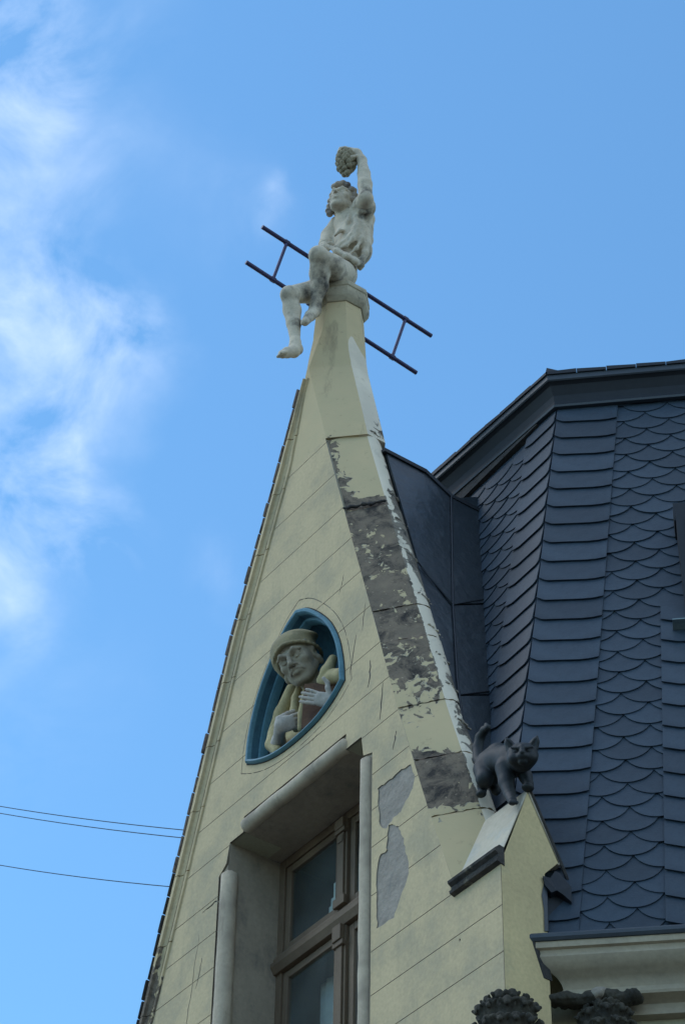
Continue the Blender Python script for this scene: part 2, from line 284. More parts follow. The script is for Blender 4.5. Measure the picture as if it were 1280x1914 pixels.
# ---- signed distance sculpting, meshed by surface nets
class Clay:
    def __init__(s): s.p = []
    def cap(s, a, b, r0, r1=None, k=.012, sub=False):
        s.p.append(('c', np.array(a, float), np.array(b, float), r0, r0 if r1 is None else r1, k, sub)); return s
    def chain(s, pts, rs, k=.012):
        for i in range(len(pts)-1): s.cap(pts[i], pts[i+1], rs[i], rs[i+1], k)
        return s
    def ell(s, c, r, rot=None, k=.012, sub=False):
        s.p.append(('e', np.array(c, float), np.array(r if hasattr(r, '__len__') else (r,)*3, float), np.eye(3) if rot is None else np.array(rot), None, k, sub)); return s
    def box(s, c, half, rot=None, rad=.01, k=.006, sub=False):
        s.p.append(('b', np.array(c, float), np.array(half, float), np.eye(3) if rot is None else np.array(rot), rad, k, sub)); return s
    def build(s, name, mat, parent, h, clip=None, rough=0):
        lo = np.full(3, 1e9); hi = -lo; bbs = []
        for q in s.p:
            if q[0] == 'c': rr = max(q[3], q[4]); l = np.minimum(q[1], q[2])-rr; u = np.maximum(q[1], q[2])+rr
            else:
                e_ = np.abs(q[3].T) @ q[2] + (q[4] or 0); l = q[1]-e_; u = q[1]+e_
            bbs.append((l, u))
            if not q[6]: lo = np.minimum(lo, l); hi = np.maximum(hi, u)
        lo -= 3*h; hi += 3*h; n = np.ceil((hi-lo)/h).astype(int)+1
        D = np.full(n, 1., np.float32)
        ax = [lo[i]+h*np.arange(n[i]) for i in range(3)]
        for q, (l, u) in zip(s.p, bbs):
            m = q[5]*1.5+2.5*h
            i0 = np.clip(np.floor((l-m-lo)/h).astype(int), 0, n); i1 = np.clip(np.ceil((u+m-lo)/h).astype(int)+1, 0, n)
            if (i1 <= i0).any(): continue
            X, Y, Z = np.meshgrid(*[ax[i][i0[i]:i1[i]].astype(np.float32) for i in range(3)], indexing='ij')
            if q[0] == 'c':
                a, b = q[1], q[2]; ab = b-a; L2 = max(ab @ ab, 1e-9)
                px, py, pz = X-a[0], Y-a[1], Z-a[2]
                t = np.clip((px*ab[0]+py*ab[1]+pz*ab[2])/L2, 0, 1)
                d = np.sqrt((px-t*ab[0])**2+(py-t*ab[1])**2+(pz-t*ab[2])**2)-(q[3]+(q[4]-q[3])*t)
            else:
                Rm = q[3]; P_ = [X-q[1][0], Y-q[1][1], Z-q[1][2]]
                p = [Rm[i][0]*P_[0]+Rm[i][1]*P_[1]+Rm[i][2]*P_[2] for i in range(3)]
                if q[0] == 'e':
                    k0 = np.sqrt(sum((p[i]/q[2][i])**2 for i in range(3))); k1 = np.sqrt(sum((p[i]/q[2][i]**2)**2 for i in range(3)))+1e-9
                    d = k0*(k0-1)/k1
                    d = np.where(k0 < .05, -q[2].min(), d)
                else:
                    g = [np.abs(p[i])-q[2][i]+q[4] for i in range(3)]
                    d = np.sqrt(sum(np.maximum(v, 0)**2 for v in g))+np.minimum(np.maximum(np.maximum(g[0], g[1]), g[2]), 0)-q[4]
            sl_ = tuple(slice(i0[i], i1[i]) for i in range(3)); A_ = D[sl_]; k = q[5]
            if q[6]: d = -d; hh = np.maximum(k-np.abs(A_-d), 0)/k; D[sl_] = np.maximum(A_, d)+hh*hh*k*.25
            else: hh = np.maximum(k-np.abs(A_-d), 0)/k; D[sl_] = np.minimum(A_, d)-hh*hh*k*.25
        if clip is not None:
            for (pt, nn) in clip:
                nn = np.array(nn, float); nn /= np.linalg.norm(nn)
                pl = ((ax[0]-pt[0])*nn[0])[:, None, None]+((ax[1]-pt[1])*nn[1])[None, :, None]+((ax[2]-pt[2])*nn[2])[None, None, :]
                D = np.maximum(D, pl.astype(np.float32))
        if rough:
            gx, gy, gz = [a.astype(np.float32) for a in ax]
            for fq, am in ((38., 1.), (83., .6), (170., .4)):
                D += rough*am*(np.sin(gx*fq+1.3)[:, None, None]*np.sin(gy*fq*1.13+gx[0]*3)[None, :, None]*np.sin(gz*fq*.93+.7)[None, None, :]+.5*np.sin((gx*fq*.7)[:, None, None]+(gz*fq*.8)[None, None, :])*np.sin(gy*fq*.6)[None, :, None])
        D[0] = D[-1] = 1; D[:, 0] = D[:, -1] = 1; D[:, :, 0] = D[:, :, -1] = 1
        s_ = D < 0
        cnt = sum(s_[a:n[0]-1+a, b:n[1]-1+b, c:n[2]-1+c].astype(np.int8) for a in (0, 1) for b in (0, 1) for c in (0, 1))
        act = (cnt > 0) & (cnt < 8); I = np.argwhere(act); idx = np.full(act.shape, -1, np.int64); idx[act] = np.arange(len(I))
        V = {(a, b, c): D[I[:, 0]+a, I[:, 1]+b, I[:, 2]+c] for a in (0, 1) for b in (0, 1) for c in (0, 1)}
        P_ = np.zeros((len(I), 3)); W = np.zeros(len(I))
        for c0 in V:
            for axn in range(3):
                if c0[axn]: continue
                c1 = list(c0); c1[axn] = 1; c1 = tuple(c1); a, b = V[c0], V[c1]; mk = (a < 0) != (b < 0)
                t = np.where(mk, a/np.where(mk, a-b, 1), 0)
                for i in range(3): P_[:, i] += np.where(mk, c0[i]+(t if i == axn else 0), 0)
                W += mk
        P_ = lo+h*(I+P_/W[:, None]); F_ = []
        for axn in range(3):
            o1, o2 = [(1, 2), (2, 0), (0, 1)][axn]
            sA = [slice(1, n[i]-1) for i in range(3)]; sA[axn] = slice(0, n[axn]-1); sB = list(sA); sB[axn] = slice(1, n[axn])
            A_, B_ = s_[tuple(sA)], s_[tuple(sB)]; off = np.array([sl.start for sl in sA])
            for flip in (False, True):
                J = np.argwhere((A_ & ~B_) if not flip else (~A_ & B_))+off
                if not len(J): continue
                def cid(d1, d2):
                    K = J.copy(); K[:, o1] += d1; K[:, o2] += d2; return idx[K[:, 0], K[:, 1], K[:, 2]]
                q4 = np.stack([cid(-1, -1), cid(0, -1), cid(0, 0), cid(-1, 0)], 1)
                F_.append(q4[:, ::-1] if flip else q4)
        F_ = np.concatenate(F_); me = bpy.data.meshes.new(name)
        me.vertices.add(len(P_)); me.vertices.foreach_set('co', P_.astype(np.float32).ravel())
        me.loops.add(F_.size); me.loops.foreach_set('vertex_index', F_.ravel().astype(np.int32))
        me.polygons.add(len(F_)); me.polygons.foreach_set('loop_start', np.arange(0, F_.size, 4, dtype=np.int32)); me.polygons.foreach_set('loop_total', np.full(len(F_), 4, np.int32))
        me.polygons.foreach_set('use_smooth', [True]*len(F_)); me.materials.append(mat); me.update(calc_edges=True); me.validate()
        o = link(bpy.data.objects.new(name, me), parent)
        print('clay', name, len(F_)); return o
def basis(fwd, upv):
    f = Vector(fwd).normalized(); u = Vector(upv); u = (u-f*u.dot(f)).normalized(); r = f.cross(u)   # r: to the subject's right
    return np.array([r, f, u])      # rows: local x (right), y (forward), z (up)
def sub(a, b): return np.array(a, float)-np.array(b, float)

# ------------------------------------------------------------------ ground
g = mesh('ground', [(-600, -600, 0), (600, -600, 0), (600, 600, 0), (-600, 600, 0)], [(0, 1, 2, 3)], m_ground); g['kind'] = 'structure'

# ------------------------------------------------------------------ the house
house = setp(empty('corner_house', (1.2, 1.5, 0)), label='cream gabled corner house with flaking raking edge and dark slate mansard roof', category='house')
house_inv = Vector((1.2, 1.5, 0))
def part(o):
    """parts are modelled in place; shift them so they hang from the house's origin"""
    o.parent = house; o.matrix_parent_inverse = Matrix.Translation(-house_inv); return o
def sub_(o, p):
    o.parent = p; o.matrix_parent_inverse = (p.matrix_parent_inverse @ Matrix.Identity(4)).inverted() @ Matrix.Translation(-house_inv) if False else Matrix.Identity(4); return o

OUT = [(15.0, .80), (14.25, .695), (13.41, .382), (12.274, -.071), (10.565, -.62), (9.695, -.909), (8.0, -1.47)]
def xo(z): return lerp(z, OUT)
AL = [(14.309, .70), (13.425, .943), (12.545, 1.196), (11.461, 1.516), (10.545, 1.781), (9.654, 2.069), (9.06, 2.28)]
def xa(z): return lerp(z, AL)
X1 = 2.670
outline = [(-1.47, 7.0), (X1, 7.0), (X1, 9.05), (2.28, 9.05)]+[(x, z) for z, x in AL[::-1][1:]]+[(x, z) for z, x in OUT[2:]]
NICHE = [(.69, 12.05), (.81, 11.985), (.948, 11.85), (1.071, 11.689), (1.163, 11.496), (1.212, 11.29), (1.228, 11.125), (1.12, 11.045), (.98, 10.985), (.84, 10.962), (.69, 10.955), (.54, 10.965), (.40, 10.995), (.27, 11.045), (.16, 11.105), (.175, 11.29), (.228, 11.496), (.32, 11.689), (.437, 11.85), (.57, 11.985)]
def spl(P_, corners, n=4):
    Q = []; N_ = len(P_)
    for i in range(N_):
        p1, p2 = Vector(P_[i]), Vector(P_[(i+1) % N_])
        p0 = Vector(P_[i-1]) if i not in corners else p1-(p2-p1); p3 = Vector(P_[(i+2) % N_]) if (i+1) % N_ not in corners else p2+(p2-p1)
        for j in range(n):
            t = j/n; w = .5*((2*p1)+(p2-p0)*t+(2*p0-5*p1+4*p2-p3)*t*t+(3*p1-p0-3*p2+p3)*t**3); Q.append((w.x, w.y))
    return Q
NICHE = spl(NICHE, (0, 6, 14))
NICHE_IN = [((x-.69)*.93+.69, (z-11.40)*.93+11.40) for x, z in NICHE]
WIN = [(0, 7.4), (1.407, 7.4), (1.407, 10.583), (0, 10.583)]
ROLLTOP = [(.15, 10.56), (1.25, 10.56), (1.25, 10.70), (.15, 10.70)]
def jag(P, n=5, a=.010, seed=1):
    r_ = random.Random(seed); Q = []
    for i in range(len(P)):
        p, q = Vector(P[i]), Vector(P[(i+1) % len(P)])
        for j in range(n):
            t = j/n; w = p.lerp(q, t); Q.append((w.x+r_.uniform(-a, a), w.y+r_.uniform(-a, a)))
    return Q
PATCH = [jag([(1.898, 10.094), (1.78, 10.112), (1.692, 10.098), (1.578, 10.111), (1.579, 10.003), (1.601, 9.822), (1.663, 9.769), (1.724, 9.809), (1.80, 9.818), (1.90, 9.90), (1.93, 9.98)], 4, .007, 3),
         jag([(1.688, 9.792), (1.663, 9.676), (1.664, 9.621), (1.592, 9.623), (1.563, 9.493), (1.57, 9.311), (1.581, 9.146), (1.631, 9.145), (1.73, 9.14), (1.794, 9.229), (1.864, 9.334), (1.874, 9.435), (1.845, 9.523), (1.815, 9.648), (1.78, 9.723)], 4, .007, 4)]
def sliver(pts, w=.008, seed=0):
    r_ = random.Random(seed); up_, dn = [], []
    n = len(pts)
    for i, (x, z) in enumerate(pts):
        ww = w*(.25+.75*math.sin(math.pi*(i+.5)/n))*r_.uniform(.6, 1.2); up_.append((x+r_.uniform(-.004, .004), z+ww)); dn.append((x+r_.uniform(-.004, .004), z-ww*.4))
    return up_+dn[::-1]
CR = []
def crack(x0, z0, x1, z1, w=.006, seed=0, n=7):
    r_ = random.Random(seed+90)
    CR.append(sliver([(x0+(x1-x0)*i/n+r_.uniform(-.008, .008), z0+(z1-z0)*i/n+r_.uniform(-.012, .012)) for i in range(n+1)], w, seed))
def vcrack(x0, z0, x1, z1, w=.006, seed=0, n=7):
    r_ = random.Random(seed+90); P_ = [(x0+(x1-x0)*i/n+r_.uniform(-.008, .008), z0+(z1-z0)*i/n) for i in range(n+1)]
    CR.append([(x+w*.8*math.sin(math.pi*(i+.4)/(n+1)), z) for i, (x, z) in enumerate(P_)]+[(x-w*.4, z) for x, z in P_[::-1]])
vcrack(1.50, 11.12, 1.47, 10.92, .012, 1); vcrack(1.34, 11.42, 1.27, 11.14, .008, 2); vcrack(1.62, 10.86, 1.60, 10.60, .010, 3)
vcrack(1.44, 11.62, 1.40, 11.42, .006, 4); vcrack(1.19, 12.02, 1.15, 11.88, .006, 5); crack(.84, 10.86, .96, 10.88, .004, 6)
vcrack(-.25, 9.86, -.30, 9.66, .008, 7); vcrack(-.30, 10.05, -.42, 9.2, .006, 8, 12); vcrack(-.20, 9.30, -.25, 9.10, .008, 9)
crack(-.27, 10.20, -.08, 10.20, .010, 10); vcrack(.27, 11.60, .25, 11.50, .004, 11); vcrack(1.76, 10.42, 1.72, 10.30, .010, 12)
crack(2.30, 8.70, 2.32, 8.71, .02, 13, 3)
JZ = [13.38, 13.0, 12.62, 12.28, 11.92, 11.56, 11.20, 10.87, 10.565, 10.235, 9.98, 9.72, 9.39, 9.02, 8.74, 8.46, 8.1, 7.7]
GAPS = [(z-.0024, z+.0024) for z in JZ]
# engraved line round the niche
def scaled(P_, s_, c=(.69, 11.38)): return [((x-c[0])*s_+c[0], (z-c[1])*s_+c[1]) for x, z in P_]
ENG_O, ENG_I = scaled(NICHE, 1.135), scaled(NICHE, 1.124)
def cdt(polys, segs=()):
    vs, es = [], []
    for P_ in polys:
        n = len(vs); vs += [Vector(p) for p in P_]; es += [(n+i, n+(i+1) % len(P_)) for i in range(len(P_))]
    for a, b in segs:
        n = len(vs); vs += [Vector(a), Vector(b)]; es.append((n, n+1))
    r_ = delaunay_2d_cdt(vs, es, [], 0, 1e-6)
    return r_[0], [f for f in r_[2]]
def slab(vs, tris, y0, y1, name, mats, back=False, edgemi=0):
    use = {}
    for t in tris:
        for i in range(3): e_ = (t[i], t[(i+1) % 3]); k = tuple(sorted(e_)); use.setdefault(k, []).append(e_)
    ids = sorted({i for t in tris for i in t}); mp = {v: i for i, v in enumerate(ids)}; n = len(ids)
    V = [(vs[i].x, y0, vs[i].y) for i in ids]+[(vs[i].x, y1, vs[i].y) for i in ids]
    F_ = [tuple(mp[i] for i in t) for t in tris]; MI = [0]*len(F_)
    if back: F_ += [tuple(mp[i]+n for i in t[::-1]) for t in tris]; MI += [edgemi]*len(tris)
    for k, l in use.items():
        if len(l) == 1: a, b = l[0]; F_.append((mp[a], mp[b], mp[b]+n, mp[a]+n)); MI.append(edgemi)
    return mesh(name, V, F_, None, None, False, MI, mats, rec=True)
# plaster courses, 12 mm proud of the wall behind
hs = [((-2, z), (3, z)) for gp in GAPS for z in gp]
JAMBL = [(-.11, 7.0), (1.52, 7.0), (1.52, 10.40), (1.43, 10.43), (1.407, 10.583), (1.25, 10.583), (1.25, 10.70), (.15, 10.70), (.15, 10.583), (0, 10.583), (-.03, 10.44), (-.11, 10.38)]
polys = [outline, NICHE, JAMBL, ENG_O, ENG_I]+PATCH+CR
vs, tris = cdt(polys, hs)
courses = {}
for t in tris:
    cx_ = sum(vs[i].x for i in t)/3; cz_ = sum(vs[i].y for i in t)/3
    if not inpoly(cx_, cz_, outline) or inpoly(cx_, cz_, NICHE) or inpoly(cx_, cz_, JAMBL): continue
    if any(a < cz_ < b for a, b in GAPS) or any(inpoly(cx_, cz_, P_) for P_ in PATCH+CR): continue
    if inpoly(cx_, cz_, ENG_O) and not inpoly(cx_, cz_, ENG_I) and rng.random() < .9: continue
    row = sum(cz_ < z for z in JZ); side = (3 if 11.20 < cz_ < 11.92 and cx_ > .69 else 0) if cz_ > 10.56 else (1 if cx_ < .7 else 2)
    courses.setdefault((row, side), []).append(t)
for k in sorted(courses):
    part(slab(vs, courses[k], 0., .013, 'plaster_course', [m_wall, m_render], edgemi=1))
vs, tris = cdt([outline, NICHE_IN, JAMBL])
tt = [t for t in tris if (lambda x, z: inpoly(x, z, outline) and not inpoly(x, z, NICHE_IN) and not inpoly(x, z, JAMBL))(sum(vs[i].x for i in t)/3, sum(vs[i].y for i in t)/3)]
wall = part(slab(vs, tt, .0065, .296, 'gable_wall', [m_render, m_plain], True, 1))
# inner wall ring that carries the window reveal
# --- window reveal: jambs, soffit (pale), rolls
rv = MB()
rv.add([(0, .0, 7.2), (0, .0, 10.583), (0, .42, 10.583), (0, .42, 7.2), (-.11, .02, 7.2), (-.11, .02, 10.38)], [(0, 1, 2, 3)])
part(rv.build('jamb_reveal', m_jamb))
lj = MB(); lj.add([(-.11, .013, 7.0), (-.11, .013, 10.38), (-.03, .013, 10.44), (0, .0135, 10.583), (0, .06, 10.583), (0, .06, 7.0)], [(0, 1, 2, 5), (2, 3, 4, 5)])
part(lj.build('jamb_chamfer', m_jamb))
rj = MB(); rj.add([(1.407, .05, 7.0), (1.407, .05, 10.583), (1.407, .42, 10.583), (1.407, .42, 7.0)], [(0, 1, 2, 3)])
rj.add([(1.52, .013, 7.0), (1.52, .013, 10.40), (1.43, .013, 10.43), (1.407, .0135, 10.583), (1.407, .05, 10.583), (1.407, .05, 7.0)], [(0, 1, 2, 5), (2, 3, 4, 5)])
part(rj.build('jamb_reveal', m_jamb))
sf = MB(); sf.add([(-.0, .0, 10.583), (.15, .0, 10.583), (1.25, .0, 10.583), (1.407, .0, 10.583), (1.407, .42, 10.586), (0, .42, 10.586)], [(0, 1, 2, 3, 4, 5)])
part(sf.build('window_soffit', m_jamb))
sb = MB(); sb.add([(.15, .013, 10.70), (1.25, .013, 10.70), (1.25, .05, 10.583), (.15, .05, 10.583), (.15, .0, 10.583), (1.25, .0, 10.583)], [(0, 1, 2, 3)])
part(sb.build('lintel_splay', m_render))
def wob(pts, a=.003, seed=0):
    r_ = random.Random(seed); return [tuple(c+r_.uniform(-a, a) for c in p) for p in pts]
def mroll(name, p0, p1, r, mat, n=14, seed=0):
    p0, p1 = Vector(p0), Vector(p1); pts = [p0.lerp(p1, i/n) for i in range(n+1)]
    d_ = (p1-p0).normalized(); pts = [p0-d_*r*.5]+pts+[p1+d_*r*.5]; rs = [r*.45]+[r*random.Random(seed+i).uniform(.97, 1.03) for i in range(n+1)]+[r*.45]
    o = MB().tube(wob(pts, .0015, seed), rs, 14).build(name, mat, smooth=True); autosmooth(o, 50); return part(o)
mroll('lintel_roll', (.17, .012, 10.622), (1.235, .012, 10.622), .050, m_roll, seed=1)
mroll('jamb_roll', (-.03, .030, 7.0), (-.03, .030, 10.36), .058, m_roll, n=30, seed=2)
mroll('jamb_roll', (1.452, .016, 7.0), (1.452, .016, 10.38), .044, m_roll, n=30, seed=3)
# --- window
win = part(MB().box((0.0, .39, 7.2), (.062, .45, 10.583)).box((1.345, .39, 7.2), (1.407, .45, 10.583)).box((.062, .392, 10.52), (1.345, .448, 10.583)).build('window', m_wood))
def wsub(o): o.parent = win; return o
tr = MB(); tr.loft([[(x, .37, 9.745), (x, .345, 9.79), (x, .345, 9.815), (x, .365, 9.83), (x, .365, 9.85), (x, .385, 9.885), (x, .46, 9.885), (x, .46, 9.745)] for x in (-.0, 1.405)])
wsub(tr.build('transom', m_wood))
mu = MB().box((.655, .378, 9.888), (.75, .455, 10.52)).box((.672, .362, 9.93), (.733, .378, 10.42))
mu.box((.645, .352, 9.888), (.76, .378, 9.95)).box((.650, .350, 10.42), (.755, .378, 10.45)).box((.66, .345, 10.45), (.745, .378, 10.52)).box((.676, .355, 10.35), (.729, .362, 10.40))
wsub(bevel(mu.build('mullion', m_wood), .004))
ml = MB().box((.655, .378, 7.3), (.75, .455, 9.742)).box((.672, .362, 7.4), (.733, .378, 9.60)).box((.650, .350, 9.60), (.755, .378, 9.635)).box((.66, .34, 9.635), (.745, .378, 9.742))
wsub(bevel(ml.build('mullion', m_wood), .004))
def casement(x0, x1, z0, z1):
    w = .052
    o = wsub(bevel(MB().box((x0, .402, z0), (x0+w, .44, z1)).box((x1-w, .402, z0), (x1, .44, z1)).box((x0+w, .403, z1-w), (x1-w, .439, z1)).box((x0+w, .403, z0), (x1-w, .439, z0+w)).build('casement', m_wood), .004))
    wsub(MB().add([(x0+w, .422, z0+w), (x1-w, .422, z0+w), (x1-w, .422, z1-w), (x0+w, .422, z1-w)], [(0, 1, 2, 3)]).build('pane', gl))
for a in ((.064, .653), (.752, 1.343)):
    casement(*a, 9.89, 10.518); casement(*a, 7.6, 9.74)
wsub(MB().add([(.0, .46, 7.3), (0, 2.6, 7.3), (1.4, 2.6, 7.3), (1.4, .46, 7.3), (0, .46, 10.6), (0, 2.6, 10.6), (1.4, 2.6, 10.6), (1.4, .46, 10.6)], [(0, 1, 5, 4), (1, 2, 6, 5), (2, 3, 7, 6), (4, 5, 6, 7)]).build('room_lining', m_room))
def curtain(x0, x1, z0, z1, y=.55, n=12):
    P_ = [(x0+(x1-x0)*i/n, y+.012*math.sin(i*2.3)) for i in range(n+1)]
    o = MB().loft([[(x, yy, z0) for x, yy in P_]+[(x, yy+.003, z0) for x, yy in P_[::-1]], [(x, yy, z1) for x, yy in P_]+[(x, yy+.003, z1) for x, yy in P_[::-1]]]).build('curtain', m_curtain_refl, smooth=True); wsub(o)
curtain(.16, .64, 7.6, 9.70, y=.62)
def reflection_panel(P_):
    wsub(MB().loft([[(x, .430, z) for x, z in P_], [(x, .434, z) for x, z in P_]]).build('reflection_panel', m_curtain_refl))  # pale panel added behind the glass to imitate a bright sky reflection
reflection_panel([(.50, 9.94), (.60, 9.94), (.60, 10.16), (.545, 10.16), (.545, 10.06), (.52, 10.06), (.52, 10.01), (.50, 10.01)]); reflection_panel([(.805, 9.94), (.93, 9.94), (.93, 10.22), (.86, 10.22), (.86, 10.17), (.805, 10.17)])

# --- niche: recess, blue roll frame
nb = MB(); P1 = NICHE_IN; P2 = scaled(NICHE_IN, .80); k = len(P1)
secs = [[(x, .0, z) for x, z in P1], [(x, .10, z) for x, z in scaled(NICHE_IN, .985)], [(x, .22, z) for x, z in scaled(NICHE_IN, .93)], [(x, .31, z) for x, z in P2]]
nb.loft(secs, True, False); nb.f.append(tuple(range(3*k, 4*k)))
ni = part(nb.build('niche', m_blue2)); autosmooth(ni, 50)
ring = []
for s_, y in ((1.0, .008), (.995, -.018), (.975, -.030), (.950, -.026), (.932, -.008), (.930, .02), (.93, .05), (.90, .055), (.885, .075), (.88, .11)):
    ring.append([(x, y, z) for x, z in scaled(NICHE, s_, (.69, 11.38))])
nf = MB().loft(ring, True, False).build('niche_frame', m_blue, smooth=True); autosmooth(nf, 38); part(nf)
ring = [[(x, y, z) for x, z in scaled(NICHE, s_)] for s_, y in ((1.012, .002), (1.012, -.004), (1.0, -.004), (1.0, .004))]
part(MB().loft(ring, True, False).build('niche_edge_line', m_carve))

# --- left raking mould: stones with a roll and a flat, and weathered edge tiles
zj = [7.6, 8.2, 8.75, 9.28, 9.72, 10.16, 10.62, 11.05, 11.5, 11.95, 12.4, 12.86, 13.3, 13.72, 14.2]
prof = [(-.035, .05), (-.035, -.020), (.0, -.034), (.025, -.032), (.032, -.012), (.062, .000), (.088, .000), (.094, -.012), (.106, -.016), (.118, -.012), (.124, .004)]
for a, b in zip(zj[:-1], zj[1:]):
    secs = []
    for i in range(7):
        z = a+.003+(b-a-.006)*i/6; taper = min(1, max(.25, (14.35-z)/.9)); wob_ = random.uniform(-.002, .002)
        secs.append([(xo(z)+.012+u*taper+wob_, y, z) for u, y in prof])
    o = MB().loft(secs).build('edge_stone', m_wall if a > 10.1 else m_cop); autosmooth(o, 40)
    if a <= 10.1:
        at = o.data.attributes.new('bare', 'FLOAT', 'POINT')
        at.data.foreach_set('value', [(.95 if v.co.x < xo(v.co.z)+.07 else .45)+(.1 if v.co.z < 9.8 else 0)-(.4 if v.co.z > 9.98 else 0) for v in o.data.vertices])
    part(o)
z = 7.7
while z < 14.1:
    hgt = random.uniform(.10, .16); a, b = xo(z), xo(z+hgt-.004); j1, j2 = random.uniform(-.004, .004), random.uniform(-.004, .004)
    bl = .012 if z > 10.6 else .004
    sp = [(a-.030+j1, z), (b-.030+j2, z+hgt-.004), (b-.018, z+hgt-.004), (a-.018, z)]
    secs = [[(x, y, zz) for x, zz in sp] for y in (-.040+random.uniform(-.008, .006), .36)]
    part(bevel(MB().loft(secs).build('edge_tile', m_edge if z > 10.6 else m_black), .006, 1)); z += hgt

# --- right raking coping: chamfered stones with a rounded, whitewashed side
def bare_at(z, u):
    """how bare the coping is at height z and across u (0 front arris, 1 side arris)"""
    T = [(14.4, -.5), (13.5, -.35), (13.4, .12), (13.1, .06), (12.75, .22), (12.64, .5), (12.5, .68), (11.6, .70), (11.4, .63), (10.95, .62), (10.72, .50), (10.62, .35), (10.45, .1), (10.25, -.02), (10.14, .6), (9.75, .75), (9.66, .30), (9.5, .12), (9.3, -.1), (9.0, -.1)]
    v = lerp(z, T)
    if 12.6 < z < 13.5: v += .55*max(0, 1-u/.38)
    if 12.6 < z < 12.72: v += .5
    if 9.6 < z < 10.6: v += .2*(1-u)
    return v
def side_at(z, u):
    T = [(14.9, -.6), (13.9, -.3), (13.6, .32), (13.4, .1), (13.0, .3), (12.7, .6), (12.5, .45), (11.95, .6), (11.75, .45), (11.45, .15), (11.1, .15), (10.8, .45), (10.4, .62), (10.0, .45), (9.8, .15), (9.6, -.1)]
    return lerp(z, T)+.55*(u-.45)
W, SD = .205, .140
joints = [9.06, 9.62, 10.10, 10.575, 11.18, 11.49, 12.555, 13.41]
def coping_stone(z0, z1, off=0., seed=0):
    nz_ = max(4, int((z1-z0)/.02)); nu = 14; r_ = random.Random(seed)
    secs = []; fl = []; e0 = [r_.uniform(-.006, .006) for _ in range(nu+12)]; e1 = [r_.uniform(-.006, .006) for _ in range(nu+12)]
    for i in range(nz_+1):
        t = i/nz_; row = []
        for j in range(nu+1):
            u = j/nu; z = z0+.005+(z1-z0-.010)*t+u*.045+(e0[j] if i == 0 else e1[j] if i == nz_ else 0)
            if z > 14.32: z = 14.32
            x = xa(z)+W*u; y = W*u-.001
            lf = off*(1 if 0 < i < nz_ else .5); row.append((x+lf*.7, y-lf*.7, z)); fl.append(bare_at(z, u))
        for j in range(1, 9):
            th = j/8; z = z0+.005+(z1-z0-.010)*t+.045+.02*th+(e0[nu+j] if i == 0 else e1[nu+j] if i == nz_ else 0)
            x = xa(z)+W+.020*math.sin(math.pi*min(1, th*1.0))-.02*th*th+off*.5; y = W+SD*th; row.append((x, y, z)); fl.append(side_at(z, th))
        z = z0+.005+(z1-z0-.010)*t+.06
        row.append((xa(z)-.02, .36, z)); fl.append(0)
        row.append((xa(z)-.02, .03, z0+.005+(z1-z0-.01)*t)); fl.append(0)
        secs.append(row)
    mb = MB().loft(secs); k = len(secs[0])
    o = mesh('coping_stone', mb.v, mb.f, None, None, False, [0]*len(mb.f), [m_cop, m_side])
    for p in o.data.polygons:
        us = [v % k for v in p.vertices]
        if len(us) == 4 and min(us) >= nu: p.material_index = 1
    at = o.data.attributes.new('bare', 'FLOAT', 'POINT'); at.data.foreach_set('value', fl)
    autosmooth(o, 30); return part(o)
for i in range(len(joints)-1):
    coping_stone(joints[i], joints[i+1], (0, .004, -.002, .004, -.003, .002, -.012)[i] if i < 7 else 0, i)
# ledge crust under the joint at 12.6 and mortar beads on the side roll
def blob_strip(name, pts, r, mat, seed, k=.01, h=.006):
    r_ = random.Random(seed); c = Clay()
    for p in pts: c.ell([p[0]+r_.uniform(-.006, .006), p[1]+r_.uniform(-.006, .006), p[2]+r_.uniform(-.008, .008)], (r*r_.uniform(.7, 1.3), r*r_.uniform(.7, 1.2), r*r_.uniform(.6, 1.2)), k=k)
    return part(c.build(name, mat, None, h))
blob_strip('soot_and_shade_black', [(xa(12.60)+.005+u*.19, -.004+u*.19, 12.60+u*.03) for u in np.linspace(.0, 1, 14)], .011, m_black, 1, k=.02)
for jz in (10.42, 10.75, 11.02, 11.30, 11.62, 12.05, 12.42, 12.72, 13.45):
    blob_strip('mortar_bead', [(xa(jz)+W+.012*math.sin(math.pi*t)-.006*t, W+SD*t, jz+.05-.05*t) for t in np.linspace(.2, 1, 12)], .0065, m_render if jz != 11.30 else m_white, int(jz*100))

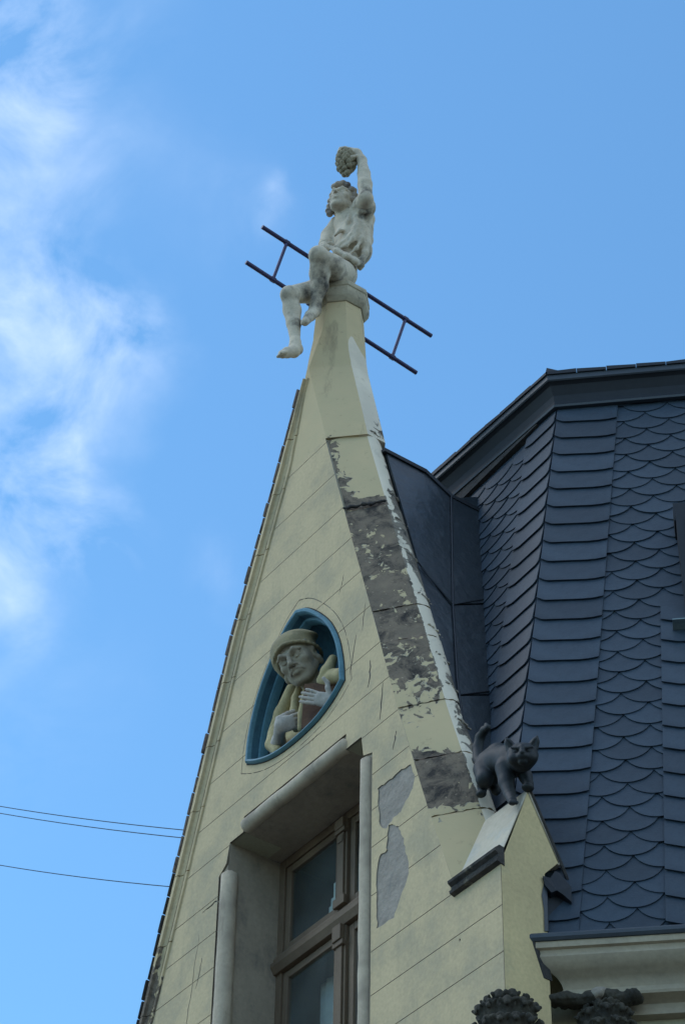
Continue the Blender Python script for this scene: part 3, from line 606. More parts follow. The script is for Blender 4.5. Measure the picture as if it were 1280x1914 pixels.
# --- octagonal pillar on the apex
CX, CY = .71, .27
def octsec(r, z, c=(CX, CY)):
    a = r*math.tan(math.pi/8)
    return [(c[0]-a, c[1]-r, z), (c[0]+a, c[1]-r, z), (c[0]+r, c[1]-a, z), (c[0]+r, c[1]+a, z), (c[0]+a, c[1]+r, z), (c[0]-a, c[1]+r, z), (c[0]-r, c[1]+a, z), (c[0]-r, c[1]-a, z)]
def pillar_sec(z):
    T = {'ax': [(13.41, .257), (14.3, .012), (14.55, .040), (14.75, .060), (15.03, .070)], 'ay': [(13.41, .0), (14.3, -.002), (14.45, .025), (14.7, .075), (15.03, .105)],
         'bx': [(13.41, .462), (14.3, .225), (14.55, .195), (14.75, .180), (15.03, .168)], 'by': [(13.41, .205), (14.3, .222), (14.55, .205), (14.75, .203), (15.03, .202)],
         'cy': [(13.41, .355), (14.3, .37), (14.55, .36), (14.75, .345), (15.03, .338)], 'dx': [(13.41, .25), (14.3, .08), (15.03, .07)], 'dy': [(13.41, .50), (14.3, .48), (15.03, .438)]}
    g_ = {k_: lerp(z, v) for k_, v in T.items()}
    Rr = [(g_['ax'], g_['ay']), (g_['bx'], g_['by']), (g_['bx'], g_['cy']), (g_['dx'], g_['dy'])]
    out = []
    nA, nB = 14, 8
    def seg(a, b, n, e=False): return [(a[0]+(b[0]-a[0])*i/n, a[1]+(b[1]-a[1])*i/n) for i in range(n+(1 if e else 0))]
    out += seg(Rr[0], Rr[1], nA)+seg(Rr[1], Rr[2], nB)+seg(Rr[2], Rr[3], 2)+[Rr[3]]
    Lf = [(-x, y) for x, y in Rr[::-1]]
    if z < 14.2: Lf = [(max(x, xo(z)+.02-.70), y) for x, y in Lf]
    out += Lf
    return [(.70+x, y, z) for x, y in out], nA, nB
secs = []; zs = np.linspace(13.425, 15.03, 70)
for z in zs: s_, nA, nB = pillar_sec(z); secs.append(s_)
mb = MB().loft(secs); k = len(secs[0])
pl = mesh('pillar', mb.v, mb.f, None, None, False, [0]*len(mb.f), [m_cop, m_side])
aw = pl.data.attributes.new('white', 'FLOAT', 'POINT'); wv_ = []
for i, v in enumerate(pl.data.vertices):
    u = i % k; th = (u-nA)/nB
    wv_.append(0. if u < nA-1 or u > nA+nB+1 else min(1, max(0, .5+(14.66-.10*abs(th-.3)*3-v.co.z)*6))*(.5 if u in (nA, nA-1) and u == nA else 0. if u == nA-1 else 1))
aw.data.foreach_set('value', wv_)
at = pl.data.attributes.new('bare', 'FLOAT', 'POINT'); vals = []
for i, v in enumerate(pl.data.vertices):
    u = (i % k); z = v.co.z
    vals.append(bare_at(z, u/nA) if u < nA else side_at(z, (u-nA)/nB) if u <= nA+nB else -.3)
at.data.foreach_set('value', vals); autosmooth(pl, 25); part(pl)
capo = MB().loft([octsec(r, z) for r, z in ((.168, 15.01), (.185, 15.03), (.198, 15.055), (.203, 15.085), (.203, 15.125), (.196, 15.135), (.196, 15.142), (.205, 15.15), (.205, 15.185), (.197, 15.20), (.1, 15.205))]).build('pillar_cap', m_cap)
autosmooth(capo, 30); part(bevel(capo, .003, 1))

# --- pier, gablet and drip mould at the foot of the slope
mbp = MB().loft([[(x, 0.0136 if x < X1+.002 else 0.0, 7.0), (x, .30, 7.0), (x, .30, 9.05), (x, .405, 9.165), (x, .207, 9.547), (x, .0136 if x < X1+.002 else 0.0, 9.045)] for x in (2.2, X1, X1+.004)])
pier = part(mbp.build('pier', m_pier))
def gsec(x, y0=-.006):
    z0 = 9.045+(y0+.006)*2.46; return [(x, y0, z0), (x, .203, 9.560), (x, .22, 9.565), (x, .43, 9.155), (x, .40, 9.15), (x, .205, 9.53), (x, y0+.026, z0)]
gs = MB().loft([gsec(2.13, .14), gsec(2.272), gsec(X1+.004)])
part(bevel(gs.build('gablet_slope', m_white), .004, 1))
dm = MB().loft([[(x, .02, 9.10), (x, -.012, 9.105), (x, -.045, 9.075), (x, -.042, 9.06), (x, -.020, 9.045), (x, -.020, 9.03), (x, -.035, 9.015), (x, -.030, 9.0), (x, .02, 8.985)] for x in (2.272, X1+.010)])
part(dm.build('drip_mould', m_dripm))
# zinc flashing behind the pier
fl_ = MB().add([(X1-.04, .29, 8.60), (2.76, .50, 8.60), (2.72, .50, 9.02), (X1-.04, .30, 9.02)], [(0, 1, 2, 3)])
part(fl_.build('pier_flashing', m_zincd))
part(MB().tube([(X1+.004, .225, 9.56), (X1+.006, .42, 9.16), (X1+.006, .48, 9.03)], .010, 6).build('verge_strip', m_black))

# ------------------------------------------------------------------ mansard roof
T = R(12); EZ = Vector((0, 0, 1)); aZ = R(46)
E_ = Vector((math.cos(aZ), math.sin(aZ), 0)); NH = Vector((math.sin(aZ), -math.cos(aZ), 0))
G0 = Vector((2.584, .266, 8.633)); NR = NH*math.cos(T)+EZ*math.sin(T); UR = EZ*math.cos(T)-NH*math.sin(T)
HIP0 = G0+E_*(-.163)
EL = Vector((1, 0, 0)); NLh = Vector((0, -1, 0)); NL = NLh*math.cos(T)+EZ*math.sin(T); UL = EZ*math.cos(T)-NLh*math.sin(T)
def PR(s, h, d=0): return G0+E_*s+UR*h+NR*d
def PL(s, h, d=0): return HIP0+EL*s+UL*h+NL*d
def hipR(h): return -.163+.0885*h
def hipL(h): return -.0885*h
HT = 5.09
roof = MB().add([PR(hipR(0), 0), PR(5, 0), PR(5, HT), PR(hipR(HT), HT)], [(0, 1, 2, 3)])
roof.add([PL(-.72, 0), PL(0, 0), PL(hipL(HT), HT), PL(-1.55, HT), PL(-.72, 1.9)], [(0, 1, 2, 3, 4)])
roofo = part(roof.build('mansard_roof', m_slated))
def arc_slate(w=.305, sg=.0975, top=.235, th=.006):
    n = 12; r_ = ((w/2)**2+sg**2)/(2*sg); P_ = []
    for i in range(n+1):
        x = -w/2+w*i/n; P_.append((x*.985, r_-math.sqrt(max(0, r_*r_-x*x))))
    P_ += [(w/2*.985, top), (-w/2*.985, top)]
    return P_, top, th
def band_slate(w, c1, c2, top=.26, th=.007, a=.03):
    P_ = [(-w/2, a), (-w/2+c1, 0), (-w/2+c1+.02, -.002), (w/2-c2, 0.002), (w/2-c2*.5, a*.35), (w/2, a), (w/2, top), (-w/2, top)]
    return P_, top, th
def slate_mesh(name, P_, top, th, lift=.018):
    n = len(P_); V = []
    for (x, z) in P_: V.append((x, lift*(1-z/top), z))
    for (x, z) in P_: V.append((x, lift*(1-z/top)-th, z))
    F_ = [tuple(range(n)), tuple(range(2*n-1, n-1, -1))]+[(i, i+n, (i+1) % n+n, (i+1) % n) for i in range(n)]
    me = bpy.data.meshes.new(name); me.from_pydata(V, [], F_); me.materials.append(m_slate)
    bm = bmesh.new(); bm.from_mesh(me); bmesh.ops.recalc_face_normals(bm, faces=bm.faces); bm.to_mesh(me); bm.free(); return me
sm_scal = slate_mesh('slate', *arc_slate())
sm_bR = slate_mesh('hip_slate', *band_slate(.412, .045, .12)); sm_bL = slate_mesh('hip_slate', *band_slate(.31, .07, .03))
sm_b2 = slate_mesh('hip_slate', *band_slate(.42, .10, .045))
def put(me, name, o_, e_, n_, u_, rot=0, sc=(1, 1, 1)):
    ob = bpy.data.objects.new(name, me); COL.objects.link(ob); ob.parent = roofo
    m3 = Matrix((e_, n_, u_)).transposed().to_4x4()
    ob.matrix_parent_inverse = Matrix.Identity(4)
    ob.matrix_local = Matrix.Translation(o_) @ m3 @ Matrix.Rotation(rot, 4, 'Y') @ Matrix.Diagonal((*sc, 1)); return ob
RS = .0975
def edge2(h): return .706+.050*h        # left edge of the flat slates under the right dormer
stuff = []
for rnd in range(-1, 53):
    h = .02+rnd*RS
    if h > HT-.04: break
    for c in range(-2, 18):
        s = .2575+.305*c+(.1525 if rnd % 2 else 0)
        if s < hipR(h)+.30 or s > 2.4: continue
        if h < 2.35 and s > edge2(h)+.12: continue
        jx = random.uniform(-.004, .004); jz = random.uniform(-.005, .005)
        if s < 1.35: put(sm_scal, 'slate', PR(s+jx, h+jz, .004+random.uniform(0, .002)), E_, NR, UR, random.uniform(-.014, .014))
        else: stuff.append((s+jx, h+jz))
mbs = MB(); me = sm_scal; vv = [v.co.copy() for v in me.vertices]; ff = [tuple(p.vertices) for p in me.polygons]
for s, h in stuff: mbs.add([PR(s+v.x, h+v.z, .004+v.y) for v in vv], ff)
o = mbs.build('slate_field', m_slate, roofo); o['kind'] = 'stuff'
bz = -.08
bh = .195
i = 0
while True:
    h = -.05+bh*i; i += 1
    if h > HT-.06: break
    put(sm_bR, 'hip_slate', PR(hipR(h)+.200, h+random.uniform(-.004, .004), .020), E_, NR, UR, .088+random.uniform(-.006, .006))
    put(sm_bL, 'hip_slate', PL(hipL(h)-.150, h+random.uniform(-.004, .004), .020), EL, NL, UL, -.088+random.uniform(-.006, .006))
    if h < 2.50: put(sm_b2, 'hip_slate', PR(edge2(h)+.21, h+.09+random.uniform(-.005, .005), .022), E_, NR, UR, .05+random.uniform(-.006, .006)); put(sm_b2, 'hip_slate', PR(edge2(h)+.63, h+.03, .019), E_, NR, UR, .05)
for rnd in range(20, 53):
    h = .05+rnd*RS
    if h > HT-.36: break
    for c in range(0, 8):
        s = hipL(h)-.32-.305*c-(.1525 if rnd % 2 else 0)
        if s < -1.62 or s < hipL(h)-1.1: continue
        put(sm_scal, 'slate', PL(s+random.uniform(-.004, .004), h+random.uniform(-.005, .005), .004), EL, NL, UL, random.uniform(-.014, .014))

# eave: sweep a profile round the corner
def eave(prof, s1, s2, d=0):
    """profile in (outward, height) from the wall line at height HT; mitred at the hip"""
    R1, R2, R3 = [], [], []
    base = HIP0+UL*HT+EL*hipL(HT)
    bis = (NLh+NH).normalized(); cm = bis.dot(NLh)
    for o_, z_ in prof:
        R1.append(base+EL*(-s1)+NLh*o_+EZ*z_); R2.append(base+bis*(o_/cm)+EZ*z_); R3.append(base+E_*s2+NH*o_+EZ*z_)
    return [R1, R2, R3]
part(MB().loft(eave([(-.02, -.07), (.055, -.075), (.07, -.055), (.07, -.03), (.08, .02), (.115, .085), (.14, .10), (-.1, .105)], 1.45, 3.2)).build('eave_board', m_zincd))
part(MB().loft(eave([(.045, -.082), (.075, -.082), (.08, -.066), (.072, -.058), (.045, -.07)], 1.45, 3.2)).build('eave_bead', m_zincm))
part(MB().loft(eave([(.05, .1055), (.146, .098), (.154, .106), (.154, .150), (.146, .158), (.05, .162)], 1.5, 3.2)).build('eave_gutter', m_zincm))
# ragged roof edge over the gutter
g_ = random.Random(5); base = HIP0+UL*HT+EL*hipL(HT); bis = (NLh+NH).normalized(); cm = bis.dot(NLh)
def edge_run(p0, p1, n, out):
    for i in range(n):
        a = p0.lerp(p1, i/n+.0004); b = p0.lerp(p1, (i+1)/n-.0004); j = g_.uniform(0, .014); k2 = g_.uniform(0, .014)
        mb = MB().loft([[a+EZ*.150-out*.12, a+EZ*.150+out*.012, a+EZ*(.172+j)+out*.012, a+EZ*(.19+j)-out*.12], [b+EZ*.150-out*.12, b+EZ*.150+out*.012, b+EZ*(.172+k2)+out*.012, b+EZ*(.19+k2)-out*.12]])
        part(mb.build('edge_slate', m_zincd))
c0 = base+bis*(.154/cm)
edge_run(base+EL*-1.45+NLh*.154, c0, 9, NLh); edge_run(c0, base+E_*3.2+NH*.154, 16, NH)
part(MB().loft([[c0+EZ*.165-EL*.10+NLh*.006, c0+EZ*.17-bis*.1, c0+EZ*.205-EL*.10-NLh*.05], [c0+EZ*.175+bis*.012, c0+EZ*.18-bis*.1, c0+EZ*.225], [c0+EZ*.165+E_*.12+NH*.006, c0+EZ*.17-bis*.1, c0+EZ*.20+E_*.12-NH*.05]]).build('corner_flashing', m_zincd))
tp = base+EZ*.165
part(MB().add([tp+EL*-1.45+NLh*.1, tp+bis*.1/cm, tp+E_*3.2+NH*.1, tp+E_*3.2-NH*3+EZ*.3, tp+EL*-1.45-NLh*3+EZ*.3], [(0, 1, 2, 3, 4)]).build('upper_roof', m_zincd))

# dormer roof behind the gable: zinc cheek with standing seams
zc = []
def xc(z): return lerp(z, [(13.68, 1.10), (10.823, 1.907), (9.4, 2.31)])-.006
def Yl(z): return .149+(z-8.633)*math.tan(T)
def cheek(name, a, b, m=m_zinc, d=0.):
    """a, b: lists of (z, y) down each side"""
    V = [(xc(z)+d, y, z) for z, y in a]+[(xc(z)+d, y, z) for z, y in b[::-1]]
    W_ = [(x-.02, y, z) for x, y, z in V]; n = len(V)
    return part(mesh(name, V+W_, [tuple(range(n)), tuple(range(2*n-1, n-1, -1))]+[(i, (i+1) % n, (i+1) % n+n, i+n) for i in range(n)], m))
def seamy(z): return lerp(z, [(13.2, .86), (13.106, .846), (11.723, .528), (10.724, .329), (10.2, .26)])
cheek('zinc_panel', [(13.27, .33), (12.05, .33)], [(13.268, .66), (13.11, .84), (11.71, seamy(11.72)-.003)], d=0)
cheek('zinc_panel', [(12.04, .32), (10.7, .30)], [(11.70, seamy(11.70)-.003), (10.6, seamy(10.6)-.003)], d=-.004)
cheek('zinc_panel', [(13.10, .85), (11.73, seamy(11.72)+.004)], [(13.37, Yl(13.37)+.05), (12.02, Yl(12.02)+.1)], d=.006)
cheek('zinc_panel', [(11.715, seamy(11.7)+.004), (10.735, seamy(10.72)+.004)], [(12.0, Yl(12.0)+.1), (10.98, Yl(10.98)+.1)], d=.003)
cheek('zinc_panel', [(10.72, seamy(10.70)+.004), (9.5, .20)], [(10.96, Yl(10.96)+.1), (9.5, .5)], d=.006)
def seam(pts, r=.007): part(MB().tube([(xc(z)+.008, y, z) for z, y in pts], r, 6).build('standing_seam', m_zincd))
seam([(13.13, .85), (12.4, seamy(12.4)), (11.72, seamy(11.72)), (10.9, seamy(10.9)), (10.2, seamy(10.2))])
seam([(11.98, .33), (11.72, seamy(11.72)), (11.99, Yl(11.99))], .006); seam([(10.73, seamy(10.73)), (10.96, Yl(10.96)+.02)], .005)
_t = xc(13.27)+.015; _u = xc(13.1)+.012
part(MB().loft([[(_t, .30, 13.27), (_t, .66, 13.268), (_u, .85, 13.105), (_u, 1.25, 13.105), (_u, 1.25, 13.135), (_u, .855, 13.135), (_t, .665, 13.30), (_t, .30, 13.30)], [(.2, .30, 13.27), (.2, .66, 13.268), (.2, .85, 13.105), (.2, 1.25, 13.105), (.2, 1.25, 13.135), (.2, .855, 13.135), (.2, .665, 13.30), (.2, .30, 13.30)]]).build('dormer_top', m_zincd))
part(MB().loft([[PL(-1.62, 4.86, .0), PL(-1.62, 4.86, .035), PL(-1.62, 5.06, .05), PL(-1.62, 5.06, 0)], [PL(-.62, 4.98, .0), PL(-.62, 4.98, .05), PL(-.62, 5.06, .055), PL(-.62, 5.06, 0)]]).build('soffit_shade_board', m_black))  # board added in black, its colour standing in for deep shade under the eave
part(MB().add([(xo(13.2)+.12, .33, 13.2), (xo(13.2)+.12, 1.3, 13.2), (xo(9.5)+.12, .33, 9.5), (xo(9.5)+.12, 1.3, 9.5)], [(0, 1, 3, 2)]).build('dormer_cheek', m_zinc))

# right dormer, mostly outside the picture
dn = MB()
def rbox(mb, s0, s1, h0, z1, d0, d1):
    P_ = [PR(s0, h0, d0), PR(s1, h0, d0), PR(s1, h0, d1), PR(s0, h0, d1)]
    Q_ = [Vector((p.x, p.y, z1)) for p in P_]
    return mb.add(P_+Q_, [(0, 1, 2, 3), (4, 5, 6, 7), (0, 1, 5, 4), (1, 2, 6, 5), (2, 3, 7, 6), (3, 0, 4, 7)])
dorm = part(rbox(dn, .985, 1.75, 2.62, 12.05, -.5, .10).build('dormer_window', m_zincd))
rbox(MB(), .975, 1.78, 3.42, 12.16, -.5, .17).build('dormer_hood', m_zincd, dorm)
rbox(MB(), 1.10, 1.64, 2.72, 11.9, .05, .115).build('pane', gl, dorm)
rbox(MB(), 1.05, 1.10, 2.66, 11.95, .05, .13).build('frame', m_wood, dorm); rbox(MB(), 1.64, 1.69, 2.66, 11.95, .05, .13).build('frame', m_wood, dorm)
rbox(MB(), .90, 1.80, 2.50, 11.095, -.1, .12).build('sill', m_patina, dorm)

# ------------------------------------------------------------------ cornice on the corner side
GP = Vector((2.670, .183, 8.633))
def sweepR(prof, s0=0., s1=3.6, cut=None):
    """profile (outward from gutter front line, z offset from 8.633); left end cut on the pier side plane"""
    A_ = []
    for o_, z_ in prof:
        p = GP+NH*o_+EZ*z_; t = (X1+.001-p.x)/E_.x + s0
        A_.append(p+E_*t)
    return [A_, [GP+NH*o_+EZ*z_+E_*s1 for o_, z_ in prof]]
part(MB().loft(sweepR([(0, 0), (.008, -.012), (.008, -.030), (-.002, -.045), (-.03, -.048), (-.2, -.03), (-.25, .03), (-.1, .015)])).build('gutter', m_zincm))
cor = MB().loft(sweepR([(-.012, -.045), (-.012, -.082), (-.030, -.088), (-.034, -.105), (-.030, -.125), (-.045, -.155), (-.085, -.185), (-.12, -.205), (-.14, -.235), (-.145, -.262), (-.130, -.285), (-.125, -.30), (-.13, -.315), (-.17, -.325), (-.20, -.34), (-.20, -.40), (-.6, -.40), (-.6, -.05)])).build('cornice', m_corn)
autosmooth(cor, 34); part(cor)
_a = sweepR([(-.002, -.03), (-.006, -.06), (-.05, -.24), (-.085, -.24), (-.06, -.06), (-.03, -.03)])[0]
part(MB().loft([_a, [p+E_*.012 for p in _a]]).build('end_flashing', m_black))
# walls of the corner side and the rest of the body
def wallR(o_, z0, z1, s0, s1): 
    a = GP+NH*o_; return [(a.x+E_.x*s0, a.y+E_.y*s0, z0), (a.x+E_.x*s1, a.y+E_.y*s1, z0), (a.x+E_.x*s1, a.y+E_.y*s1, z1), (a.x+E_.x*s0, a.y+E_.y*s0, z1)]
part(mesh('corner_wall', wallR(-.26, 0, 8.6, -.2, 5), [(0, 1, 2, 3)], m_plain))
part(MB().box((-1.47, .02, 0), (X1, .36, 7.0)).build('lower_wall', m_plain))
part(MB().box((-1.47, .36, 0), (2.2, 9, 8.5)).build('house_body', m_plain))
# carved console under the pier and a broken bracket under the cornice
def leafy(name, c, r, seed, mat, n=26, flat=(1, 1, 1), lump=None):
    r_ = random.Random(seed); C_ = Clay(); c = np.array(c)
    C_.ell(c, np.array((r*.85, r*.7, r*.9))*flat, k=.02)
    for tier, (zz, rr_, na) in enumerate(((-.25, .86, 6), (.35, .80, 5), (.8, .55, 4))):
        for i in range(na):
            th = R(-40)+(i-(na-1)/2)*R(150/na)+r_.uniform(-.08, .08); dv = np.array((math.cos(th), math.sin(th), 0.))*flat
            sv = np.array((-math.sin(th), math.cos(th), 0.)); zv = np.array((0, 0, 1.)); q_ = [c+dv*r*rr_*.75+zv*r*(zz-.75), c+dv*r*rr_*.98+zv*r*(zz-.35), c+dv*r*rr_*1.08+zv*r*zz, c+dv*r*rr_*1.28+zv*r*(zz+.18), c+dv*r*rr_*1.40+zv*r*(zz+.02)]
            C_.chain(q_, [r*.13, r*.17, r*.17, r*.13, r*.09], k=.008)
            for sg in (-1, 1):
                C_.cap(q_[1]+sv*sg*r*.10, q_[2]+sv*sg*r*.30+zv*r*.05+dv*r*.02, r*.10, r*.07, k=.008)
                C_.cap(q_[2]+sv*sg*r*.08, q_[3]+sv*sg*r*.22+dv*r*.06, r*.09, r*.06, k=.008)
                C_.cap(q_[0]+sv*sg*r*.06+dv*r*.15, q_[3]+sv*sg*r*.05+dv*r*.12, r*.018, r*.018, k=.006, sub=True)
    return part(C_.build(name, mat, None, .005, rough=.003))
leafy('carved_console', (2.59, .07, 8.05), .16, 21, m_carve, 60, (1.1, 1.0, .95))
leafy('carved_console', tuple(GP+E_*.34+NH*-.16+EZ*-.52), .13, 9, m_carve, 26, (1.3, 1, .9))
br = GP+E_*.20+NH*-.12+EZ*-.345
cl = Clay()
for t_, r1, r2 in ((-.09, .03, .03), (-.03, .045, .035), (.04, .04, .03), (.10, .055, .045), (.17, .05, .04), (.24, .06, .045), (.31, .045, .035)): cl.ell(br+E_*t_+EZ*(-.01*math.sin(t_*30)), (.055, .055, r2), k=.03)
part(cl.build('broken_moulding', m_carve, None, .005, rough=.007))
cl = Clay(); cl.ell(br+E_*.125+NH*.035+EZ*.012, (.05, .035, .035)).ell(br+E_*.155+NH*.03+EZ*.03, (.03, .03, .02)); part(cl.build('mortar_lump', m_render, None, .005))

# ------------------------------------------------------------------ sculpture
V3 = lambda p: np.array(p, float)
RT = np.array([.578, .816, 0.]); TC = np.array([.816, -.578, 0.]); UPV = np.array([0, 0, 1.])
def head(C_, c, fwd, upv, s, ears=True, open_=0., k=.012):
    B = basis(fwd, upv); c = V3(c)
    def L(x, y, z): return c+s*(B[0]*x+B[1]*y+B[2]*z)
    ks = k*s/.27
    C_.ell(L(0, -.08, .14), np.array((.335, .41, .35))*s, B, k=ks*3)
    C_.ell(L(0, .10, -.06), np.array((.285, .285, .37))*s, B, k=ks*3)
    C_.ell(L(0, .15, -.30), np.array((.20, .19, .17))*s, B, k=ks*3)
    C_.ell(L(0, .285, -.415), np.array((.085, .075, .065))*s, B, k=ks*2)
    for q in (-1, 1):
        C_.cap(L(q*.24, .0, -.22), L(q*.10, .24, -.40), .07*s, .06*s, k=ks*2)
        C_.ell(L(q*.185, .25, -.085), np.array((.085, .08, .07))*s, B, k=ks*2)
    for q in (-1, 1): C_.ell(L(q*.135, .405, .015), np.array((.095, .075, .062))*s, B, k=ks*1.6, sub=True)
    for q in (-1, 1):
        C_.ell(L(q*.130, .318, .012), np.array((.066, .055, .048))*s, B, k=ks*.4)
        C_.chain([L(q*.06, .365, .030), L(q*.13, .375, .055), L(q*.205, .325, .030)], [.012*s, .017*s, .012*s], k=ks*.4)
        C_.chain([L(q*.07, .360, -.020), L(q*.13, .365, -.035), L(q*.20, .325, -.012)], [.009*s, .013*s, .009*s], k=ks*.5)
        C_.chain([L(q*.045, .385, .075), L(q*.13, .395, .115), L(q*.235, .315, .085)], [.026*s, .032*s, .022*s], k=ks*1.2)
    C_.chain([L(0, .385, .06), L(0, .44, -.04), L(0, .50, -.13)], [.030*s, .036*s, .048*s], k=ks*1.0)
    for q in (-1, 1):
        C_.ell(L(q*.052, .430, -.145), np.array((.036, .045, .032))*s, B, k=ks*.8)
        C_.ell(L(q*.028, .455, -.178), np.array((.014, .018, .014))*s, B, k=ks*.3, sub=True)
        C_.cap(L(q*.085, .40, -.15), L(q*.135, .33, -.27), .016*s, .012*s, k=ks*1.0)
    C_.ell(L(0, .345, -.245), np.array((.115, .09, .075))*s, B, k=ks*1.6)
    C_.chain([L(-.105, .350, -.262), L(-.045, .415, -.215), L(0, .42, -.222), L(.045, .415, -.215), L(.105, .350, -.262)], [.010*s, .02*s, .02*s, .02*s, .010*s], k=ks*.5)
    C_.chain([L(-.085, .36, -.275), L(0, .41, -.290), L(.085, .36, -.275)], [.010*s, .028*s, .010*s], k=ks*.5)
    C_.chain([L(-.115, .375, -.270), L(-.04, .44, -.250), L(0, .45, -.250-.004*open_), L(.04, .44, -.250), L(.115, .375, -.270)], [.006*s, .009*s, (.010+.012*open_)*s, .009*s, .006*s], k=ks*.35)
    for i in (-1, -2, -3, -4): q = C_.p[i]; C_.p[i] = q[:6]+(True,)
    if ears:
        for q in (-1, 1):
            C_.ell(L(q*.325, -.02, -.03), np.array((.035, .085, .125))*s, B, k=ks*.8)
            C_.ell(L(q*.36, .005, -.02), np.array((.03, .045, .07))*s, B, k=ks*.4, sub=True)
    return L, B
def finger(C_, base, d1, d2, d3, l, r, k=.004):
    base = V3(base); d1, d2, d3 = [V3(d)/np.linalg.norm(d) for d in (d1, d2, d3)]
    a = base; b = a+d1*l*.45; c = b+d2*l*.32; d = c+d3*l*.23
    C_.chain([a, b, c, d], [r, r*.95, r*.88, r*.72], k)

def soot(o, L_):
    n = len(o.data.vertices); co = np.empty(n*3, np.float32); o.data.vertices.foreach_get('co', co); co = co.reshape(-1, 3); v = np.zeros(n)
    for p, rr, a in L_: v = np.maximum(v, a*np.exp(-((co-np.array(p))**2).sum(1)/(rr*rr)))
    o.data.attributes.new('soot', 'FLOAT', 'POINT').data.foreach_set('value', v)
# --- youth on the pillar
youth = setp(empty('seated_youth_statue', (.71, .27, 15.2)), label='stone statue of a barelegged youth in a loose shirt seated on the pillar top', category='statue')
def ypart(o): o.parent = youth; o.matrix_parent_inverse = Matrix.Translation((-.71, -.27, -15.2)); return o
b = Clay()
# pelvis, torso
b.ell((0.7233, 0.2541, 15.4542), (.125, .125, .115), k=.04).ell((0.7198, 0.2839, 15.6089), (.118, .11, .15), k=.05)
b.ell((0.7510, 0.3278, 15.8665), (.15, .13, .20), k=.05).ell((0.7473, 0.3226, 16.0521), (.15, .13, .13), k=.05)
b.cap((0.7395, 0.2770, 16.0529), (0.7508, 0.2411, 16.1680), .075, .062, k=.03)
# near (left) leg: thigh up to the raised knee, shin folded back
kn, an = V3((0.9362, -0.1025, 15.2434)), V3((0.7826, -0.0081, 14.9277))
b.chain([(0.7909, 0.2112, 15.3786), (0.8856, 0.0509, 15.2606), kn], [.108, .098, .068], k=.03)
b.ell(kn+np.array((0, 0, .01)), (.067, .070, .066), k=.02)
b.chain([kn, (0.8607, -0.0362, 15.1547), (0.8316, -0.0081, 15.0645), an], [.063, .074, .062, .038], k=.02)
b.chain([an, (0.7627, -0.0016, 14.8572)], [.044, .046], k=.015)
b.chain([(0.7505, 0.0159, 14.8901), (0.7865, -0.0544, 14.7577), (0.8313, -0.1295, 14.6045)], [.046, .040, .030], k=.015)
# far (right) leg hanging down over the front
kf, af = V3((0.7364, -0.2115, 14.9224)), V3((0.7361, -0.1428, 14.4637))
b.chain([(0.6547, 0.2784, 15.4822), (0.6983, 0.0460, 15.1569), kf], [.112, .090, .064], k=.03)
b.ell(kf, (.062, .066, .064), k=.02)
b.chain([kf, (0.7088, -0.1640, 14.8107), (0.7179, -0.1512, 14.6694), af], [.058, .066, .052, .035], k=.02)
b.ell((0.7333, -0.1295, 14.4078), (.046, .052, .048), k=.02)
b.chain([af, (0.7476, -0.1612, 14.3488), (0.7545, -0.2205, 14.2954), (0.7684, -0.2702, 14.2370)], [.042, .044, .038, .032], k=.018)
for i, (x, y, q) in enumerate(((523, 664, .36), (522, 667, .39), (524, 669, .41), (527, 671, .43), (531, 672, .44))): pass
to = V3((0.7706, -0.2670, 14.2371)); fd = V3((0.7762, -0.3023, 14.2052))-to; fd /= np.linalg.norm(fd); sd_ = np.cross(fd, UPV)
for i in range(5): 
    st = to+sd_*(i-2)*.020; b.cap(st, st+fd*(.055-.006*i if i else .062), .016-.0012*i, .011, k=.006)
to = V3((0.8252, -0.1209, 14.6207)); fd = V3((0.8432, -0.1646, 14.5443))-to; fd /= np.linalg.norm(fd); sd_ = np.cross(fd, UPV)
for i in range(5):
    st = to+sd_*(i-2)*.018; b.cap(st, st+fd*.035, .014, .010, k=.006)
# raised left arm: upper arm, bent elbow, forearm, hand over the grapes
sh, el, wr = V3((0.8336, 0.3406, 16.0977)), V3((1.0047, 0.2708, 16.0783)), V3((0.9694, 0.2555, 16.5582))
b.chain([sh, el], [.085, .062], k=.03)
b.chain([el, (1.0015, 0.2662, 16.2477), (0.9880, 0.2644, 16.3863), wr], [.054, .056, .050, .036], k=.015)
b.chain([wr, (0.9366, 0.2265, 16.6467), (0.9040, 0.1979, 16.6835)], [.040, .042, .036], k=.02)
kn0 = V3((0.9041, 0.1980, 16.6770)); dl = V3((0.8700, 0.1499, 16.6882))-kn0; dl /= np.linalg.norm(dl)
for i in range(4):
    st = kn0+TC*(.034-.023*i)+UPV*(.004*(i % 2)); finger(b, st, dl+UPV*.15, dl-UPV*.45, -UPV*1.0+dl*.35, (.115, .125, .12, .10)[i], .0135)
finger(b, V3((0.9693, 0.2035, 16.5725)), dl-UPV*.7+TC*.2, dl-UPV*.8, dl-UPV*.4, .09, .015)
# right arm, lowered behind the knee
b.chain([(0.6243, 0.2875, 16.1403), (0.5662, 0.2401, 16.0047), (0.6429, 0.1407, 15.7275)], [.07, .055, .045], k=.03)
hl, hb = head(b, (0.7803, 0.2136, 16.2159), (.52, -.80, .10), (.10, .10, 1), .280, ears=False, open_=.6)
body = ypart(b.build('body', m_stone, None, .0065))
